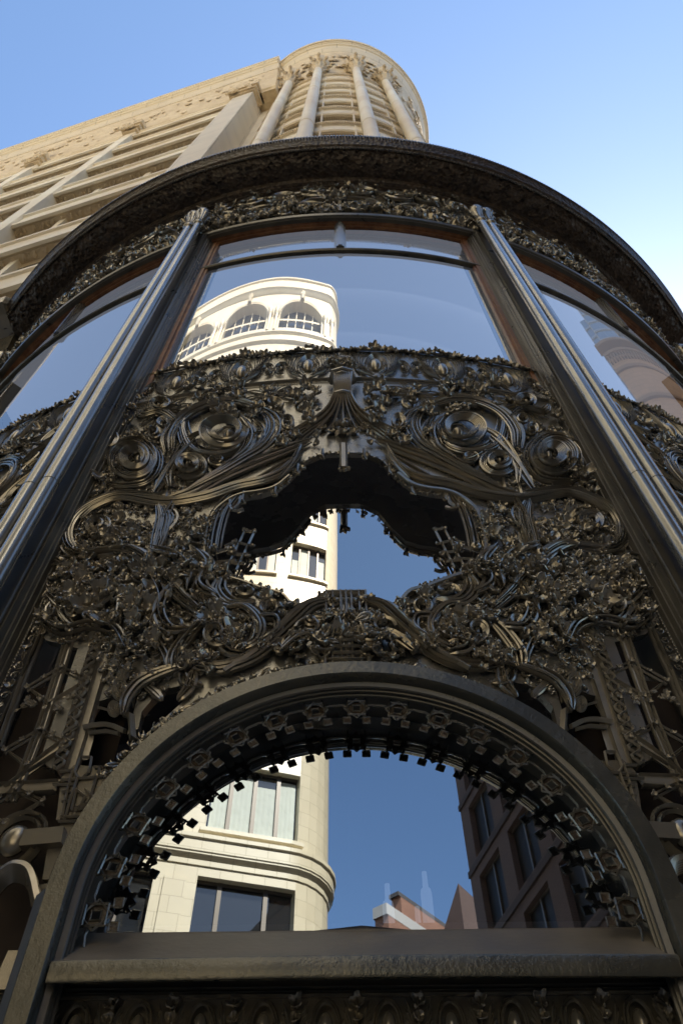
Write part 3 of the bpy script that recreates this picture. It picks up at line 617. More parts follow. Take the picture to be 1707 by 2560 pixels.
# ------------------------------------------------------------------ lower spandrels: truss work, pilasters, emblem
def lower():
    T=MB(); L=T; P_=MB()
    def bar(pts,w=.012,h=.02,z0=.0,zf=z8,sm=False):
        P=sv([zf(*p) for p in pts],z0); 
        if sm: P=smooth_path(P,6)
        for q in(P,mir(P)): rib(T,q,w,h,4)
    # truss post with its diamonds
    for dx in(-26,0,26): bar([(412+dx,150),(330+dx,420),(240+dx,700),(140+dx,960),(60+dx,1130)],.004,.01)
    bar([(412,150),(330,420),(240,700),(140,960),(60,1130)],.016,.006,-.006)
    for (x,y) in((350,372),(228,722),(100,1050)):
        for w in(0,26):
            bar([(x,y+w),(x-195,y+115+w)],.004,.008); bar([(x-195,y+115),(x-75,y+195+w)],.004,.008)
            bar([(x,y+w),(x+145,y+72+w)],.004,.008); bar([(x+145,y+72),(x-50,y+190+w)],.004,.008)
        for q in((x,y),(x-195,y+115),(x+145,y+72),(x-65,y+195),(x-100,y+60),(x+70,y+35)):
            p=sv([z8(*q)],.01)[0]; 
            for s in(1,-1): put(L,1,p*np.array([s,1,1]),.011)
    for (x,y) in((430,190),(300,590),(200,570),(380,560),(150,600)):
        for k in range(5):
            p=sv([z8(x+random.uniform(-50,50),y+random.uniform(-25,25))],.01)[0]
            for s in(1,-1): put(L,random.choice((0,1,4)),p*np.array([s,1,1]),.013)
    # frame lines of the openings
    bar([(280,60),(130,430),(0,790)],.006,.014); bar([(300,70),(150,440),(10,830)],.004,.012)
    bar([(592,190),(480,500),(400,720)],.006,.016)
    # pilaster shaft with wave border
    a=sv([z8(660,60)])[0][0]; 
    for s in(1,-1):
        xs=-1.0*s
    shaft=[(640,180),(560,420),(480,700),(400,960)]
    for dx,w in((0,.022),(34,.004),(-30,.004),(24,.003),(-22,.003)): bar([(x+dx,y) for x,y in shaft],w,.006 if w>.01 else .012,.0)
    Pw=sv([z8(x-70,y) for x,y in shaft]); Pw=smooth_path(Pw,14)
    t=np.arange(len(Pw)); W=Pw.copy(); W[:,0]+=.02*np.sin(t*1.05); W[:,2]=.008
    for q in(W,mir(W)): rib(T,q,.006,.009,4)
    W=Pw.copy(); W[:,0]-=.02*np.sin(t*1.05); W[:,2]=.012
    for q in(W,mir(W)): rib(T,q,.005,.008,4)
    bar([(x-100,y) for x,y in shaft],.004,.012)
    # round-ended loops beside the arch haunch
    for (x,y,rx,ry) in((672,500,38,60),(690,420,28,26),(640,610,30,40)):
        for f in(1,.66,.34):
            th=np.linspace(0,2*math.pi,20,endpoint=False); P=sv([z8(x+rx*f*math.cos(t_),y+ry*f*math.sin(t_)) for t_ in th],.012)
            for q in(P,mir(P)): rib(T,q,.005,.008,4,closed=True)
    bar([(750,420),(715,620)],.006,.01); bar([(780,410),(745,600)],.004,.008)
    # bracket box and hook at the top of the emblem
    bar([(470,715),(540,700),(620,700),(700,735)],.009,.014,.01,sm=True); bar([(500,745),(600,735),(670,750)],.006,.012,.01)
    bar([(700,640),(735,650),(745,780)],.012,.02,.0)
    bar([(500,720),(480,800),(450,900)],.025,.007,-.002)
    # interlaced linear emblem plaque
    for p in ([(455,880),(420,960),(430,990)],[(515,880),(500,960),(470,990)],[(455,880),(515,880)],[(410,950),(380,1060),(345,1230)],[(440,985),(400,1100),(360,1240)],[(560,940),(520,1060),(500,1130)],
              [(530,935),(575,935)],[(430,1060),(400,1180)],[(430,1060),(480,1100),(440,1180)],[(480,1060),(520,1100),(520,1130),(420,1170)],[(330,1240),(495,1235)],[(340,1215),(500,1210)],[(340,960),(400,955)],
              [(345,1010),(590,985)],[(350,1075),(395,1070)],[(350,1130),(390,1125)],[(300,1035),(420,1030)],[(420,1180),(540,1140)],[(550,600),(700,640)]): bar(p,.0045,.008,.012)
    # diagonal strap and horizontal strap
    bar([(60,1030),(250,890),(440,750)],.018,.007,.0); bar([(30,1050),(240,915),(430,790)],.003,.014,.002); bar([(90,1010),(260,860),(450,725)],.003,.014,.002)
    bar([(0,1065),(330,1035)],.022,.007,-.002); bar([(0,1035),(330,1015)],.003,.014); bar([(0,1100),(310,1075)],.003,.014)
    return T,L
Tm,L2=lower()
def halves(mb,name,m_,smooth,fn,parent):
    off=0; owner=[]
    for V in mb.v: owner+= [V[:,0].mean()>0]*len(V)
    A=np.concatenate(mb.v)
    for side in(False,True):
        idx=[i for i,o_ in enumerate(owner) if o_==side]; mp={i:k for k,i in enumerate(idx)}
        q=MB(); q.add(A[idx],[tuple(mp[i] for i in f) for f in mb.f if f[0] in mp]); o=q.build(name,m_,None,fn=fn,smooth=smooth); o.parent=parent
        if parent is store: o.parent=None; inv(o)
IRONT=mat('dusty_truss_iron',(.19,.17,.135),.36,.45,[(60,.001,'n'),(220,.0005,'n')],(7,(.27,.24,.19),.08),.6)
halves(Tm,'trusswork',IRONT,40,cyl,SCR)
# plaque ground, side blocks, round bosses (left half traced, mirrored)
m=MB()
def slab(pts,h0=-.02,h1=.006,zf=z8):
    P=sv([zf(*p) for p in pts]); 
    for s in(1,-1):
        Q=P*np.array([s,1,1]); n=len(Q); V=np.vstack([np.c_[Q[:,:2],np.full(n,h1)],np.c_[Q[:,:2],np.full(n,h0)]])
        m.add(V,[tuple(range(n)) if s>0 else tuple(range(n))[::-1]]+[((i+1)%n,i,i+n,(i+1)%n+n) for i in range(n)])
slab([(610,960),(540,940),(420,930),(350,1000),(320,1240),(490,1245),(560,1100)])
slab([(350,1230),(490,1250),(430,1400),(380,1568),(240,1568),(270,1400),(320,1330)],-.02,.003)
slab([(150,1320),(380,1300),(365,1390),(130,1410)],.0,.03)
for q in((90,1362,52),):
    c=sv([z8(q[0],q[1])])[0]
    for s in(1,-1): m.add(EV8*np.array([.045,.05,.03])+np.array([c[0]*s,c[1],.01]),EF8)
    for f in(1.6,2.0): 
        th=np.linspace(0,2*math.pi,24,endpoint=False)
        for s in(1,-1): rib(m,np.stack([s*c[0]+.045*f*np.cos(th),c[1]+.05*f*np.sin(th),np.full(24,.005)],1),.007,.014,4,closed=True)
# curled bracket low at the side
for k in range(7):
    P=sv([z8(-60,1700-k*18),z8(20,1600-k*14),z8(90,1560-k*13),z8(170,1590-k*12),z8(200+k*3,1700)],.02+.006*k); P=smooth_path(P,6)
    for q in(P,mir(P)): rib(m,q,.012,.014,5)
slab([(200,1600),(350,1568),(300,1850),(150,1950),(160,1780),(210,1700)],-.02,.0)
halves(m,'plaque',IRON,30,cyl,SCR)

for s_ in(-1,1):
    mb=MB(); revolve(mb,[(4.9,-.4),(4.9,2.2)],*(sorted((s_*9.2,s_*14.9))),10); build(mb,'added_dark_backing',INTER)  # added dark sheet, blacks out the pane behind the trusswork
# ================================================================== arch panel (flat)
arch=MB()
def ring(mb,prof,t0,t1,n=72,cz=AC,zf_=-.4):
    """profile [(r,h)] swept about the arch centre in the flat panel, t from the crown"""
    m_=len(prof); T=np.linspace(t0,t1,n+1); V=[]
    for t in T:
        for r,h in prof: V.append((r*math.sin(t),cz+r*math.cos(t),h))
    V=[(-r,zf_,h) for r,h in prof]+V+[(r,zf_,h) for r,h in prof]; n+=2
    mb.add(V,[(i*m_+j,i*m_+j+1,(i+1)*m_+j+1,(i+1)*m_+j) for i in range(n) for j in range(m_-1)])
TT=math.pi/2
ring(arch,[(.80,-.10),(.80,.0),(.795,.008),(.745,.008),(.74,0),(.738,-.03)],-TT,TT)
LEDGE=mat('textured_iron_casing',(.058,.056,.045),.27,.45,[(70,.0014,'n'),(200,.0006,'n')],(6,(.1,.092,.07),.08),.6)
ao=arch.build('arch',LEDGE,None,fn=flat,smooth=35); inv(ao); ao['label']='rounded iron arch framing the lower window'
mb=MB(); ring(mb,[(.737,-.03),(.722,-.034),(.719,-.04),(.724,-.044),(.724,-.049),(.717,-.052),(.716,-.057),(.722,-.06),(.722,-.065),(.713,-.068),(.712,-.074),(.72,-.079),(.735,-.082),(.738,-.2)],-TT,TT); o=mb.build('arch_moulding',JAMB,None,fn=flat,smooth=25); o.parent=ao
# pierced star chain hanging inside the arch
sm=MB(); SB=MB(); STR=.688
def star(mb,t):
    cx,cz=STR*math.sin(t),AC+STR*math.cos(t); u=np.array([math.cos(t),-math.sin(t)]); v=np.array([math.sin(t),math.cos(t)])
    g=lambda x,y,h=-.105:(cx+x*u[0]+y*v[0],cz+x*u[1]+y*v[1],h)
    O=[];I=[]
    for k in range(16):
        a=k*math.pi/8; ro=.044 if k%2==0 else .027; O.append((ro*math.cos(a),ro*math.sin(a))); ri=.019 if k%4==2 else .013; I.append((ri*math.cos(a),ri*math.sin(a)))
    V=[g(x,y,-.105) for x,y in O]+[g(x,y,-.105) for x,y in I]; F=[(k,(k+1)%16,16+(k+1)%16,16+k) for k in range(16)]
    SB.add(V,F)
    for k in range(16): rib(mb,np.array([g(*I[k],-.102),g(*I[(k+1)%16],-.102)]),.0018,.003,4)
    for off in(0,math.pi/4):
        P=[g(.041*math.cos(off+k*math.pi/2),.041*math.sin(off+k*math.pi/2),-.101+(.002 if off else 0)) for k in range(4)]
        for k in range(4): rib(mb,np.array([P[k],P[(k+1)%4]]),.0034,.0045,4)
    for s in(-1,1):
        rib(mb,np.array([g(s*.022,-.026),g(s*.031,-.048)]),.0035,.005,4)
        box_=[g(s*.032+dx,-.052+dy,h) for h in(-.102,-.111) for dx,dy in((-.012,-.012),(.012,-.012),(.012,.012),(-.012,.012))]
        SB.add(box_[:4],[(0,1,2,3)])
        for k in range(4): rib(mb,np.array([box_[k],box_[(k+1)%4]]),.0028,.004,4)
    # links
    for s in(-1,1):
        rib(mb,np.array([g(s*.036,.012),g(s*.052,.016),g(s*.082,.012)]),.003,.006,4)
        rib(mb,np.array([g(s*.03,.03),g(s*.03,.046)]),.0025,.005,4)
NS=17; DT=.1985
for k in range(-8,9): star(sm,k*DT)
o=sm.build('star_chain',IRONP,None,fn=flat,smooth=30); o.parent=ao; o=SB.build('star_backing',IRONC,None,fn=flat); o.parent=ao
# glass of the arched window, frame behind, sill, ledge, lintel panel
mb=MB(); n=60; V=[(0,AC,-.184)]+[(.73*math.sin(t),AC+.73*math.cos(t),-.184) for t in np.linspace(-math.pi/2-.1,math.pi/2+.1,n+1)]
mb.add(V,[(0,i+2,i+1) for i in range(n)]); 
gl=mb.build('arched_window',GLASS,None,fn=flat); inv(gl); gl['label']='half round window reflecting ivory building and blue sky'
mb=MB(); V=[(x,y,z) for x in(-.708,.768) for (y,z) in((2.11,1.19),(2.078,1.15),(1.935,1.01),(1.917,.998),(1.912,.985))]
mb.add(V,[(j,j+1,5+j+1,5+j) for j in range(4)]); build(mb,'window_sill',SILLM)
mb=MB(); nn=24; V=[]
for i in range(nn+1):
    x=-.705+1.47*i/nn; y0=1.9+.014*((x-.03)/.8)**2
    for (dy,z) in((.02,1.0),(0,.996),(-.003,.99),(-.003,.952),(0,.946),(.008,.946)): V.append((x,y0+dy,z))
mb.add(V,[(i*6+j,(i+1)*6+j,(i+1)*6+j+1,i*6+j+1) for i in range(nn) for j in range(5)]); 
build(mb,'window_ledge',LEDGE,smooth=30)
# panel under the ledge with palmettes and ovals
mb=MB(); V=[(-.9,1.09,-.14),(.9,1.09,-.14),(1.0,.2,-.14),(-1.0,.2,-.14)]; mb.add(V,[(0,3,2,1)])
lp=mb.build('lintel_panel',IRON,None,fn=flat); inv(lp)
mb=MB(); PXP=.146
for k in range(-6,6):
    a=k*PXP+.054
    zc=.895
    for q in((.034,.06,-.12),(.027,.05,-.115)): th=np.linspace(0,2*math.pi,18,endpoint=False); rib(mb,np.stack([a+q[0]*np.cos(th),zc+q[1]*np.sin(th),np.full(18,q[2])],1),.0035,.006,4,closed=True)
    mb.add(EV8*np.array([.018,.038,.025])+np.array([a,zc-.005,-.12]),EF8)
    for s in(-1,1):
        for j in range(6):
            P=np.array([(a+s*PXP/2,.845-.01*j,-.13),(a+s*(PXP/2-.012),.885-.005*j,-.115),(a+s*(PXP/2-.022-.004*j),.925-.012*j,-.112),(a+s*(PXP/2-.03-.001*j),.953-.022*j,-.12)]); rib(mb,smooth_path(P,4),.003,.006,4,taper=.3)
        for j in range(9): mb.add(EV*.006+np.array([a+s*(.046+.002*j),.87-.014*j,-.118]),EF)
    put(mb,1,(a+PXP/2,.955,-.13),.02); put(mb,2,(a+PXP/2,.92,-.13),.016)
    rib(mb,np.array([(a+PXP/2,.96,-.128),(a+PXP/2,.78,-.128)]),.004,.008,4)
for zz in(.968,.975,.985): rib(mb,np.array([(-1.0,zz,-.13),(1.0,zz,-.13)]),.003,.012,4)
o=mb.build('lintel_ornament',IRON,None,fn=flat,smooth=45); o.parent=lp
# side casings beside the arch foot, closing the gap to the jambs
mb=MB()
for s in(-1,1):
    V=[(PX+s*x,y,z) for x,y in((.80,1.9),(.83,1.93),(.83,2.2)) for z in(-.4,1.17)]
    mb.add(V,[(0,1,3,2),(2,3,5,4)])
    V=[(PX+s*x,y,z) for x,y in((.80,1.93),(.80,2.3)) for z in(-.4,.99)]; mb.add(V,[(0,1,3,2)])
halves(mb,'arch_casing',JAMB,0,None,store)

# ------------------------------------------------------------------ frieze ornament (one bay, three copies)
RF=5.08
def frieze():
    S=MB(); L=MB()
    def vol(a,z,r,turns,st,dr,lines=3,h=.05):
        n=int(20*turns)+8; th=st+dr*np.linspace(0,2*math.pi*turns,n); rr=np.linspace(1,.25,n)*r
        for k in range(lines):
            f=1-.14*k; rib(S,np.stack([a+rr*f*np.cos(th),z+1.15*rr*f*np.sin(th),np.linspace(h*.5,h,n)],1),.014 if k==0 else .007,.026 if k==0 else .016,5,taper=.1)
        S.add(EV8*np.array([r*.3,r*.34,h])+np.array([a,z,0]),EF8)
    HB=R_(PITCHB/2)*RF
    for s in(-1,1):
        vol(s*.26,9.2,.19,1.6,s*.5,s,4,.07); vol(s*.62,9.15,.2,1.7,2,-s,4,.06); vol(s*.98,9.2,.18,1.5,1,s,3,.06); vol(s*.36,8.6,.12,1.5,0,s,3,.05); vol(s*.16,8.45,.09,1.3,2,-s,3,.04)
        vol(s*.8,8.55,.13,1.5,1,s,3,.05); vol(s*1.14,8.6,.11,1.4,1,-s,3,.05); vol(s*.56,8.4,.09,1.3,2,s,2,.04); vol(s*1.3,9.25,.14,1.4,0,s,2,.05)
        for pts in([(.02,8.3),(.1,8.6),(.3,8.8),(.55,8.75),(.8,8.9),(1.05,8.85),(1.3,9.1)],[(.05,9.0),(.3,8.95),(.45,8.75),(.7,8.7),(.95,8.75),(1.2,8.5)],[(.1,9.3),(.4,9.3),(.7,9.25),(1.1,9.3)]):
            P=smooth_path(np.array([(s*x,z,.03) for x,z in pts]),8); 
            for d in(-.02,0,.02): rib(S,P+np.array([0,d,0]),.007,.014,5)
    rib(S,np.array([(0,8.3,.03),(0,9.0,.04)]),.03,.03,6); put(L,0,(0,8.98,.05),.09,tilt=.1); put(L,1,(0,8.7,.04),.07)
    for k in range(230):
        a=random.uniform(-HB,HB); z=random.choice((random.uniform(8.28,8.6),random.uniform(8.28,9.55)))
        put(L,random.choice((0,1,2,3,4,5,0)),(a,z,random.uniform(.01,.05)),random.uniform(.03,.07),tilt=.6)
    return S,L
S_,L_=frieze()
for b in(-2,-1,0,1,2):
    for mb_,nm in((S_,'frieze_scrollwork'),(L_,'frieze_leafwork')):
        V=np.concatenate(mb_.v); o=mb_.build(nm,IRON,None,fn=cylrot(b*PITCHB,RF),smooth=50); inv(o)
# leaves hugging the cornice soffit
mb=MB()
for k in range(900):
    a=R_(random.uniform(A0,A1)); q=random.random(); r=5.25+.21*q; z=9.6+.09*q*q
    V,F=TM[random.choice((4,4,2,5))]; s_=random.uniform(.03,.05); t=random.uniform(0,6.28); c,s=math.cos(t),math.sin(t)
    X=np.stack([V[:,0]*c-V[:,1]*s,V[:,0]*s+V[:,1]*c,-V[:,2]*.45],1)*s_; ca,sa=math.cos(a),math.sin(a)
    X=np.stack([r*sa+X[:,0]*ca-X[:,1]*sa,7-r*ca+X[:,0]*sa+X[:,1]*ca,z+X[:,2]],1); mb.add(X,F)
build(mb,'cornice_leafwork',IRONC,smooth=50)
# ================================================================== upper storeys: round tower bay
FL=[13.0,16.3,19.7,23.1,26.4,29.5,32.4,35.0,37.4]
mb=MB(); md=MB(); mg=MB(); msd=MB()
for i,z in enumerate(FL):
    zn=FL[i+1] if i+1<len(FL) else 39.6
    revolve(mb,[(3.56,z+.02),(3.62,z),(3.80,z),(3.84,z+.05),(3.84,z+.16),(3.80,z+.2),(3.80,z+1.05),(3.86,z+1.1),(3.90,z+1.2),(3.86,z+1.28),(3.56,z+1.32)],-95,95,100)
    revolve(mg,[(3.56,z+1.3),(3.56,zn+.02)],-95,95,60)
    for ring_,(r,s_,n) in enumerate(((3.70,.05,130),(3.885,.022,170))):
        zz=z-.045 if ring_==0 else z+1.1
        for k in range(n):
            a=R_(-70+140*k/(n-1)); ca,sa=math.cos(a),math.sin(a); 
            V=np.array([(x,y,q) for x in(-s_*.55,s_*.55) for y in(-s_*1.2,s_*1.2) for q in(-.05,.05)]); V=np.stack([r*sa+V[:,0]*ca-V[:,1]*sa,7-r*ca+V[:,0]*sa+V[:,1]*ca,zz+V[:,2]],1)
            md.add(V,[(0,1,3,2),(4,6,7,5),(0,4,5,1),(2,3,7,6),(0,2,6,4),(1,5,7,3)])
build(mb,'tower_spandrel_bands',STONEP,smooth=30); build(md,'dentil_course',STONEO); build(mg,'tower_window_band',DARKG,smooth=True)
mb=MB()
for ph in(-30,-11.3,11.3,30):
    for d0,d1 in((-4.6,-3.9),(3.9,4.6)):
        a0_,a1_=R_(ph+d0),R_(ph+d1); V=[(r*math.sin(a),7-r*math.cos(a),z) for a in(a0_,a1_) for r in(3.5,3.83) for z in(10,39.6)]
        mb.add(V,[(0,1,3,2),(4,6,7,5),(0,4,5,1),(2,3,7,6),(0,2,6,4),(1,5,7,3)])
build(mb,'tower_mullion_strips',STONEP)
for ph in(-30,-11.3,11.3,30):
    a=R_(ph); cx,cy=4.08*math.sin(a),7-4.08*math.cos(a); mb=MB()
    lathe(mb,[(.3,10),(.3,10.6),(.22,10.8),(.2,11),(.19,22.4),(.205,22.42),(.205,22.6),(.19,22.62),(.188,30.4),(.2,30.42),(.2,30.55),(.187,30.57),(.172,38.2)],cx,cy,24); co=build(mb,'tower_column',STONEP,smooth=30)
    mb=MB(); lathe(mb,[(.19,38.1),(.23,38.2),(.23,38.35),(.18,38.4),(.2,38.8),(.34,39.4),(.46,39.9),(.5,40.1),(.3,40.3)],cx,cy,16)
    for k in range(9):
        t=k*2*math.pi/9
        for (z0,r1) in((38.5,.34),(38.95,.5)):
            P=np.array([(cx+math.cos(t+z0)*r,cy+math.sin(t+z0)*r,z) for r,z in((.18,z0),(.24,z0+.4),(r1,z0+.7),(r1+.08,z0+.62),(r1+.03,z0+.5))]); rib(mb,smooth_path(P,3),.075,.05,5,taper=.4)
    build(mb,'column_capital',STONEO,smooth=45)
mb=MB(); revolve(mb,[(3.6,39.5),(3.84,39.5),(3.86,39.9),(3.95,40.3),(3.98,40.9),(4.12,42.4),(4.35,44.2)],-100,100,90,True); build(mb,'tower_cornice_cove',STONEO,smooth=40)
mb=MB(); revolve(mb,[(4.35,44.2),(4.38,44.25),(4.55,45.2),(4.62,45.25),(4.64,45.5),(4.70,45.55),(4.72,45.9),(4.78,45.95),(4.78,46.3),(4.70,46.5),(0,46.6)],-180,180,160,True); build(mb,'tower_cornice',STONE,smooth=30)
mb=MB()
for k in range(230):
    a=R_(-100+200*k/229); 
    for r,z,s_ in((4.74,45.78,.05),): mb.add(EV*np.array([s_,s_,s_*1.4])+np.array([r*math.sin(a),7-r*math.cos(a),z]),EF)
build(mb,'tower_cornice_beads',STONEP)
mb=MB(); revolve(mb,[(3.5,9.9),(3.5,46)],-180,180,40); build(mb,'tower_core',INTER)
# cove ornament, leaf rows
mb=MB()
for k in range(150):
    a=R_(random.uniform(-75,75)); q=random.choice((.05,.25,.45,.7)); r=3.97+.36*q; z=40.4+3.8*q
    V,F=TM[random.choice((0,1,4,5,2))]; s_=random.uniform(.1,.17); V=V*s_; ca,sa=math.cos(a),math.sin(a)
    mb.add(np.stack([(r+V[:,2]*.5)*sa+V[:,0]*ca,7-(r+V[:,2]*.5)*ca+V[:,0]*sa,z+V[:,1]*2.4],1),F)
build(mb,'tower_cornice_foliage',STONEO,smooth=50)
# ================================================================== long wing on the left
WD=np.array([-.9626,.271]); WN=np.array([-.271,-.9626]); P0=np.array([-2.97,2.937])
def wpt(V):  # (s, off, z): off grows into the building
    V=np.asarray(V,float); xy=P0+V[:,0:1]*WD-V[:,1:2]*WN; return np.c_[xy,V[:,2]]
def wext(mb,prof,s0,s1,caps=True,uvs=True):
    n=len(prof);V=[];UV=[]
    for s in(s0,s1):
        l=0
        for j,(o_,z) in enumerate(prof):
            if j:l+=math.hypot(o_-prof[j-1][0],z-prof[j-1][1])
            V.append((s,o_,z)); UV.append((s,l))
    F=[(j,j+1,n+j+1,n+j) for j in range(n-1)]
    if caps: F+= [tuple(range(n))[::-1],tuple(range(n,2*n))]
    mb.add(wpt(V),F,UV)
SE=44
mb=MB(); wext(mb,[(2.2,46.6),(.06,46.5),(0,46.3),(0,45.95),(.06,45.9),(.08,45.55),(.14,45.5),(.16,45.2),(.22,45.15),(.38,44.2),(2.2,44.2)],-.05,SE); build(mb,'wing_cornice',STONE)
mb=MB(); wext(mb,[(2.2,44.2),(.40,44.2),(.62,42.2),(.72,40.9),(.78,40.4),(.86,40.3),(.86,39.9),(2.2,39.9)],.0,SE); build(mb,'wing_cornice_cove',STONEO)
mb=MB()
for k in range(330): mb.add(EV*np.array([.05,.05,.07])+wpt([(k*.13,.07,45.78)])[0],EF)
build(mb,'wing_cornice_beads',STONEP)
mb=MB()
for k in range(150):
    q=random.choice((.05,.3,.55,.8)); V,F=TM[random.choice((0,1,4,5,2))]; s_=random.uniform(.09,.16); V=V*s_
    mb.add(wpt(np.c_[random.uniform(.3,30)+V[:,0],.74-.32*q-V[:,2]*.45,40.9+3.3*q+V[:,1]*2.4]),F)
build(mb,'wing_cornice_foliage',STONEO,smooth=50)
WF=[10.8,14.75,18.7,22.65,26.6,30.55,34.5,38.3]
PIERS=[(.9,1.85)]+[(6.45+4.85*k,7.0+4.85*k) for k in range(8)]
msp=MB();msf=MB();mlp=MB()
for z in WF:
    wext(msp,[(1.4,z+1.28),(.80,z+1.25),(.74,z+1.2),(.74,z+1.05),(.80,z+1.0),(.80,z+.3),(.76,z+.24),(.76,z),(.84,z-.02)],1.0,SE,False)
    wext(msf,[(.84,z-.02),(.9,z+.03),(1.13,z+.03),(1.15,z-.22)],1.0,SE,False)
    for k in range(150): 
        s_=1.95+k*.28; mlp.add(EV*np.array([.05,.1,.03])+wpt([(s_,1.0,z)])[0],EF)
        if k%3==0: V,F=TM[k%5]; mlp.add(wpt(np.c_[s_+.14+V[:,0]*.06,.99+V[:,1]*.1,z+.02-V[:,2]*.07]),F)
build(msp,'wing_spandrel_bands',STONEP); build(msf,'wing_window_heads',STONEO); build(mlp,'window_head_ornament',STONEO)
mb=MB(); wext(mb,[(1.15,9.8),(1.15,40)],1.0,SE,False); build(mb,'wing_window_band',DARKG)
mb=MB()
for (a,b) in PIERS[:-1]:
    for q in(1.45,3.15):
        wext(mb,[(1.15,9.8),(1.0,9.8),(1.0,40),(1.15,40)],b+q-.1,b+q+.1,True) if b>3 or True else None
build(mb,'wing_window_mullions',STONEP)
for i,(a,b) in enumerate(PIERS):
    mb=MB(); V=[(s,o_,z) for s in(a,b) for o_ in(.66 if i==0 else .70,1.6 if i==0 else 1.3) for z in(9.8,40.2)]
    mb.add(wpt(V),[(0,1,3,2),(4,6,7,5),(0,4,5,1),(2,3,7,6),(0,2,6,4),(1,5,7,3)],[(s*1.+o_,z) for (s,o_,z) in V])
    po=build(mb,'wing_pier',STONEP if i else tilemat('plain_terracotta_blocks',(.7,.6,.46),(.68,.58,.44),1.6,1.9,.012,.5,.5,.003))
    mb=MB()
    for (g,z0,z1) in((.08,39.2,39.5),(.16,39.5,39.9),(.24,39.9,40.4)):
        V=[(s,o_,z) for s in(a-g,b+g) for o_ in(.66-g,1.3) for z in(z0,z1)]
        mb.add(wpt(V),[(0,1,3,2),(4,6,7,5),(0,4,5,1),(2,3,7,6),(0,2,6,4),(1,5,7,3)])
    for k in range(12): V,F=TM[random.choice((0,1,4))]; V=V*.2; mb.add(wpt(np.c_[random.uniform(a-.25,b+.25)+V[:,0],.5-V[:,2]*.7,39.7+random.uniform(-.6,1.6)+V[:,1]]),F)
    build(mb,'pier_capital',STONEO,smooth=45)
# set-back wall between the first pier and the round bay
mb=MB(); V=[(s,o_,z) for s in(-3.4,.9) for o_ in(1.6,1.9) for z in(9.8,44.3)]
mb.add(wpt(V),[(0,1,3,2),(4,6,7,5),(0,4,5,1),(2,3,7,6),(0,2,6,4),(1,5,7,3)],[(v[0],v[2]) for v in V]); 
build(mb,'set_back_wall',tilemat('jointed_terracotta_wall',(.72,.61,.46),(.66,.55,.4),1.25,2.4,.02,.5,.0,.003,(.4,.3,.2)))
mb=MB(); V=[(s,o_,z) for s in(1.0,SE) for o_ in(1.5,18) for z in(9.9,44.2)]; mb.add(wpt(V),[(0,1,3,2),(4,6,7,5),(0,4,5,1),(2,3,7,6),(0,2,6,4),(1,5,7,3)]); build(mb,'wing_mass',STONEP)
# second wing going back on the right
rd=np.array([.271,.9626]); 
def rpt(V): V=np.asarray(V,float); xy=np.array([0,7.])+V[:,1:2]*np.array([.9626,-.271])+V[:,0:1]*rd; return np.c_[xy,V[:,2]]
mb=MB(); V=[(s,o_,z) for s in(2.6,40) for o_ in(-12,3.9) for z in(-1.6,46)]; mb.add(rpt(V),[(0,1,3,2),(4,6,7,5),(0,4,5,1),(2,3,7,6),(0,2,6,4),(1,5,7,3)],[(v[0],v[2]) for v in V]); build(mb,'side_wing',STONE)
# iron base storeys of the left wing
mb=MB(); wext(mb,[(2,10.05),(.0,10.0),(-.06,9.9),(-.04,9.75),(.1,9.68),(.35,9.6),(.4,9.3),(.45,8.2),(.40,8.15),(.5,8.1)],1.25,SE); build(mb,'wing_iron_cornice',IRON)
mb=MB(); V=[(s,o_,z) for s in(1.3,SE) for o_ in(.6,2) for z in(-1.6,9.3)]; mb.add(wpt(V),[(0,1,3,2),(4,6,7,5),(0,4,5,1),(2,3,7,6),(0,2,6,4),(1,5,7,3)]); build(mb,'wing_iron_base',JAMB)

# ================================================================== ground
def ground(name,m_,x0,x1,y0,y1,z):
    mb=MB(); mb.add([(x0,y0,z),(x1,y0,z),(x1,y1,z),(x0,y1,z)],[(0,1,2,3)]); o=_ob(mb,name,m_,None); o['kind']='structure'; return o
ground('ground',PAVE,-900,900,-900,900,-1.75)
ground('road',ASPH,-120,120,-12.6,-2.6,-1.744)
mb=MB(); box(mb,-60,14,-2.6,12,-1.76,-1.6); o=_ob(mb,'pavement',PAVE,None); o['kind']='structure'
mb=MB(); box(mb,-60,60,-24,-12.6,-1.76,-1.6); o=_ob(mb,'pavement',PAVE,None); o['kind']='structure'

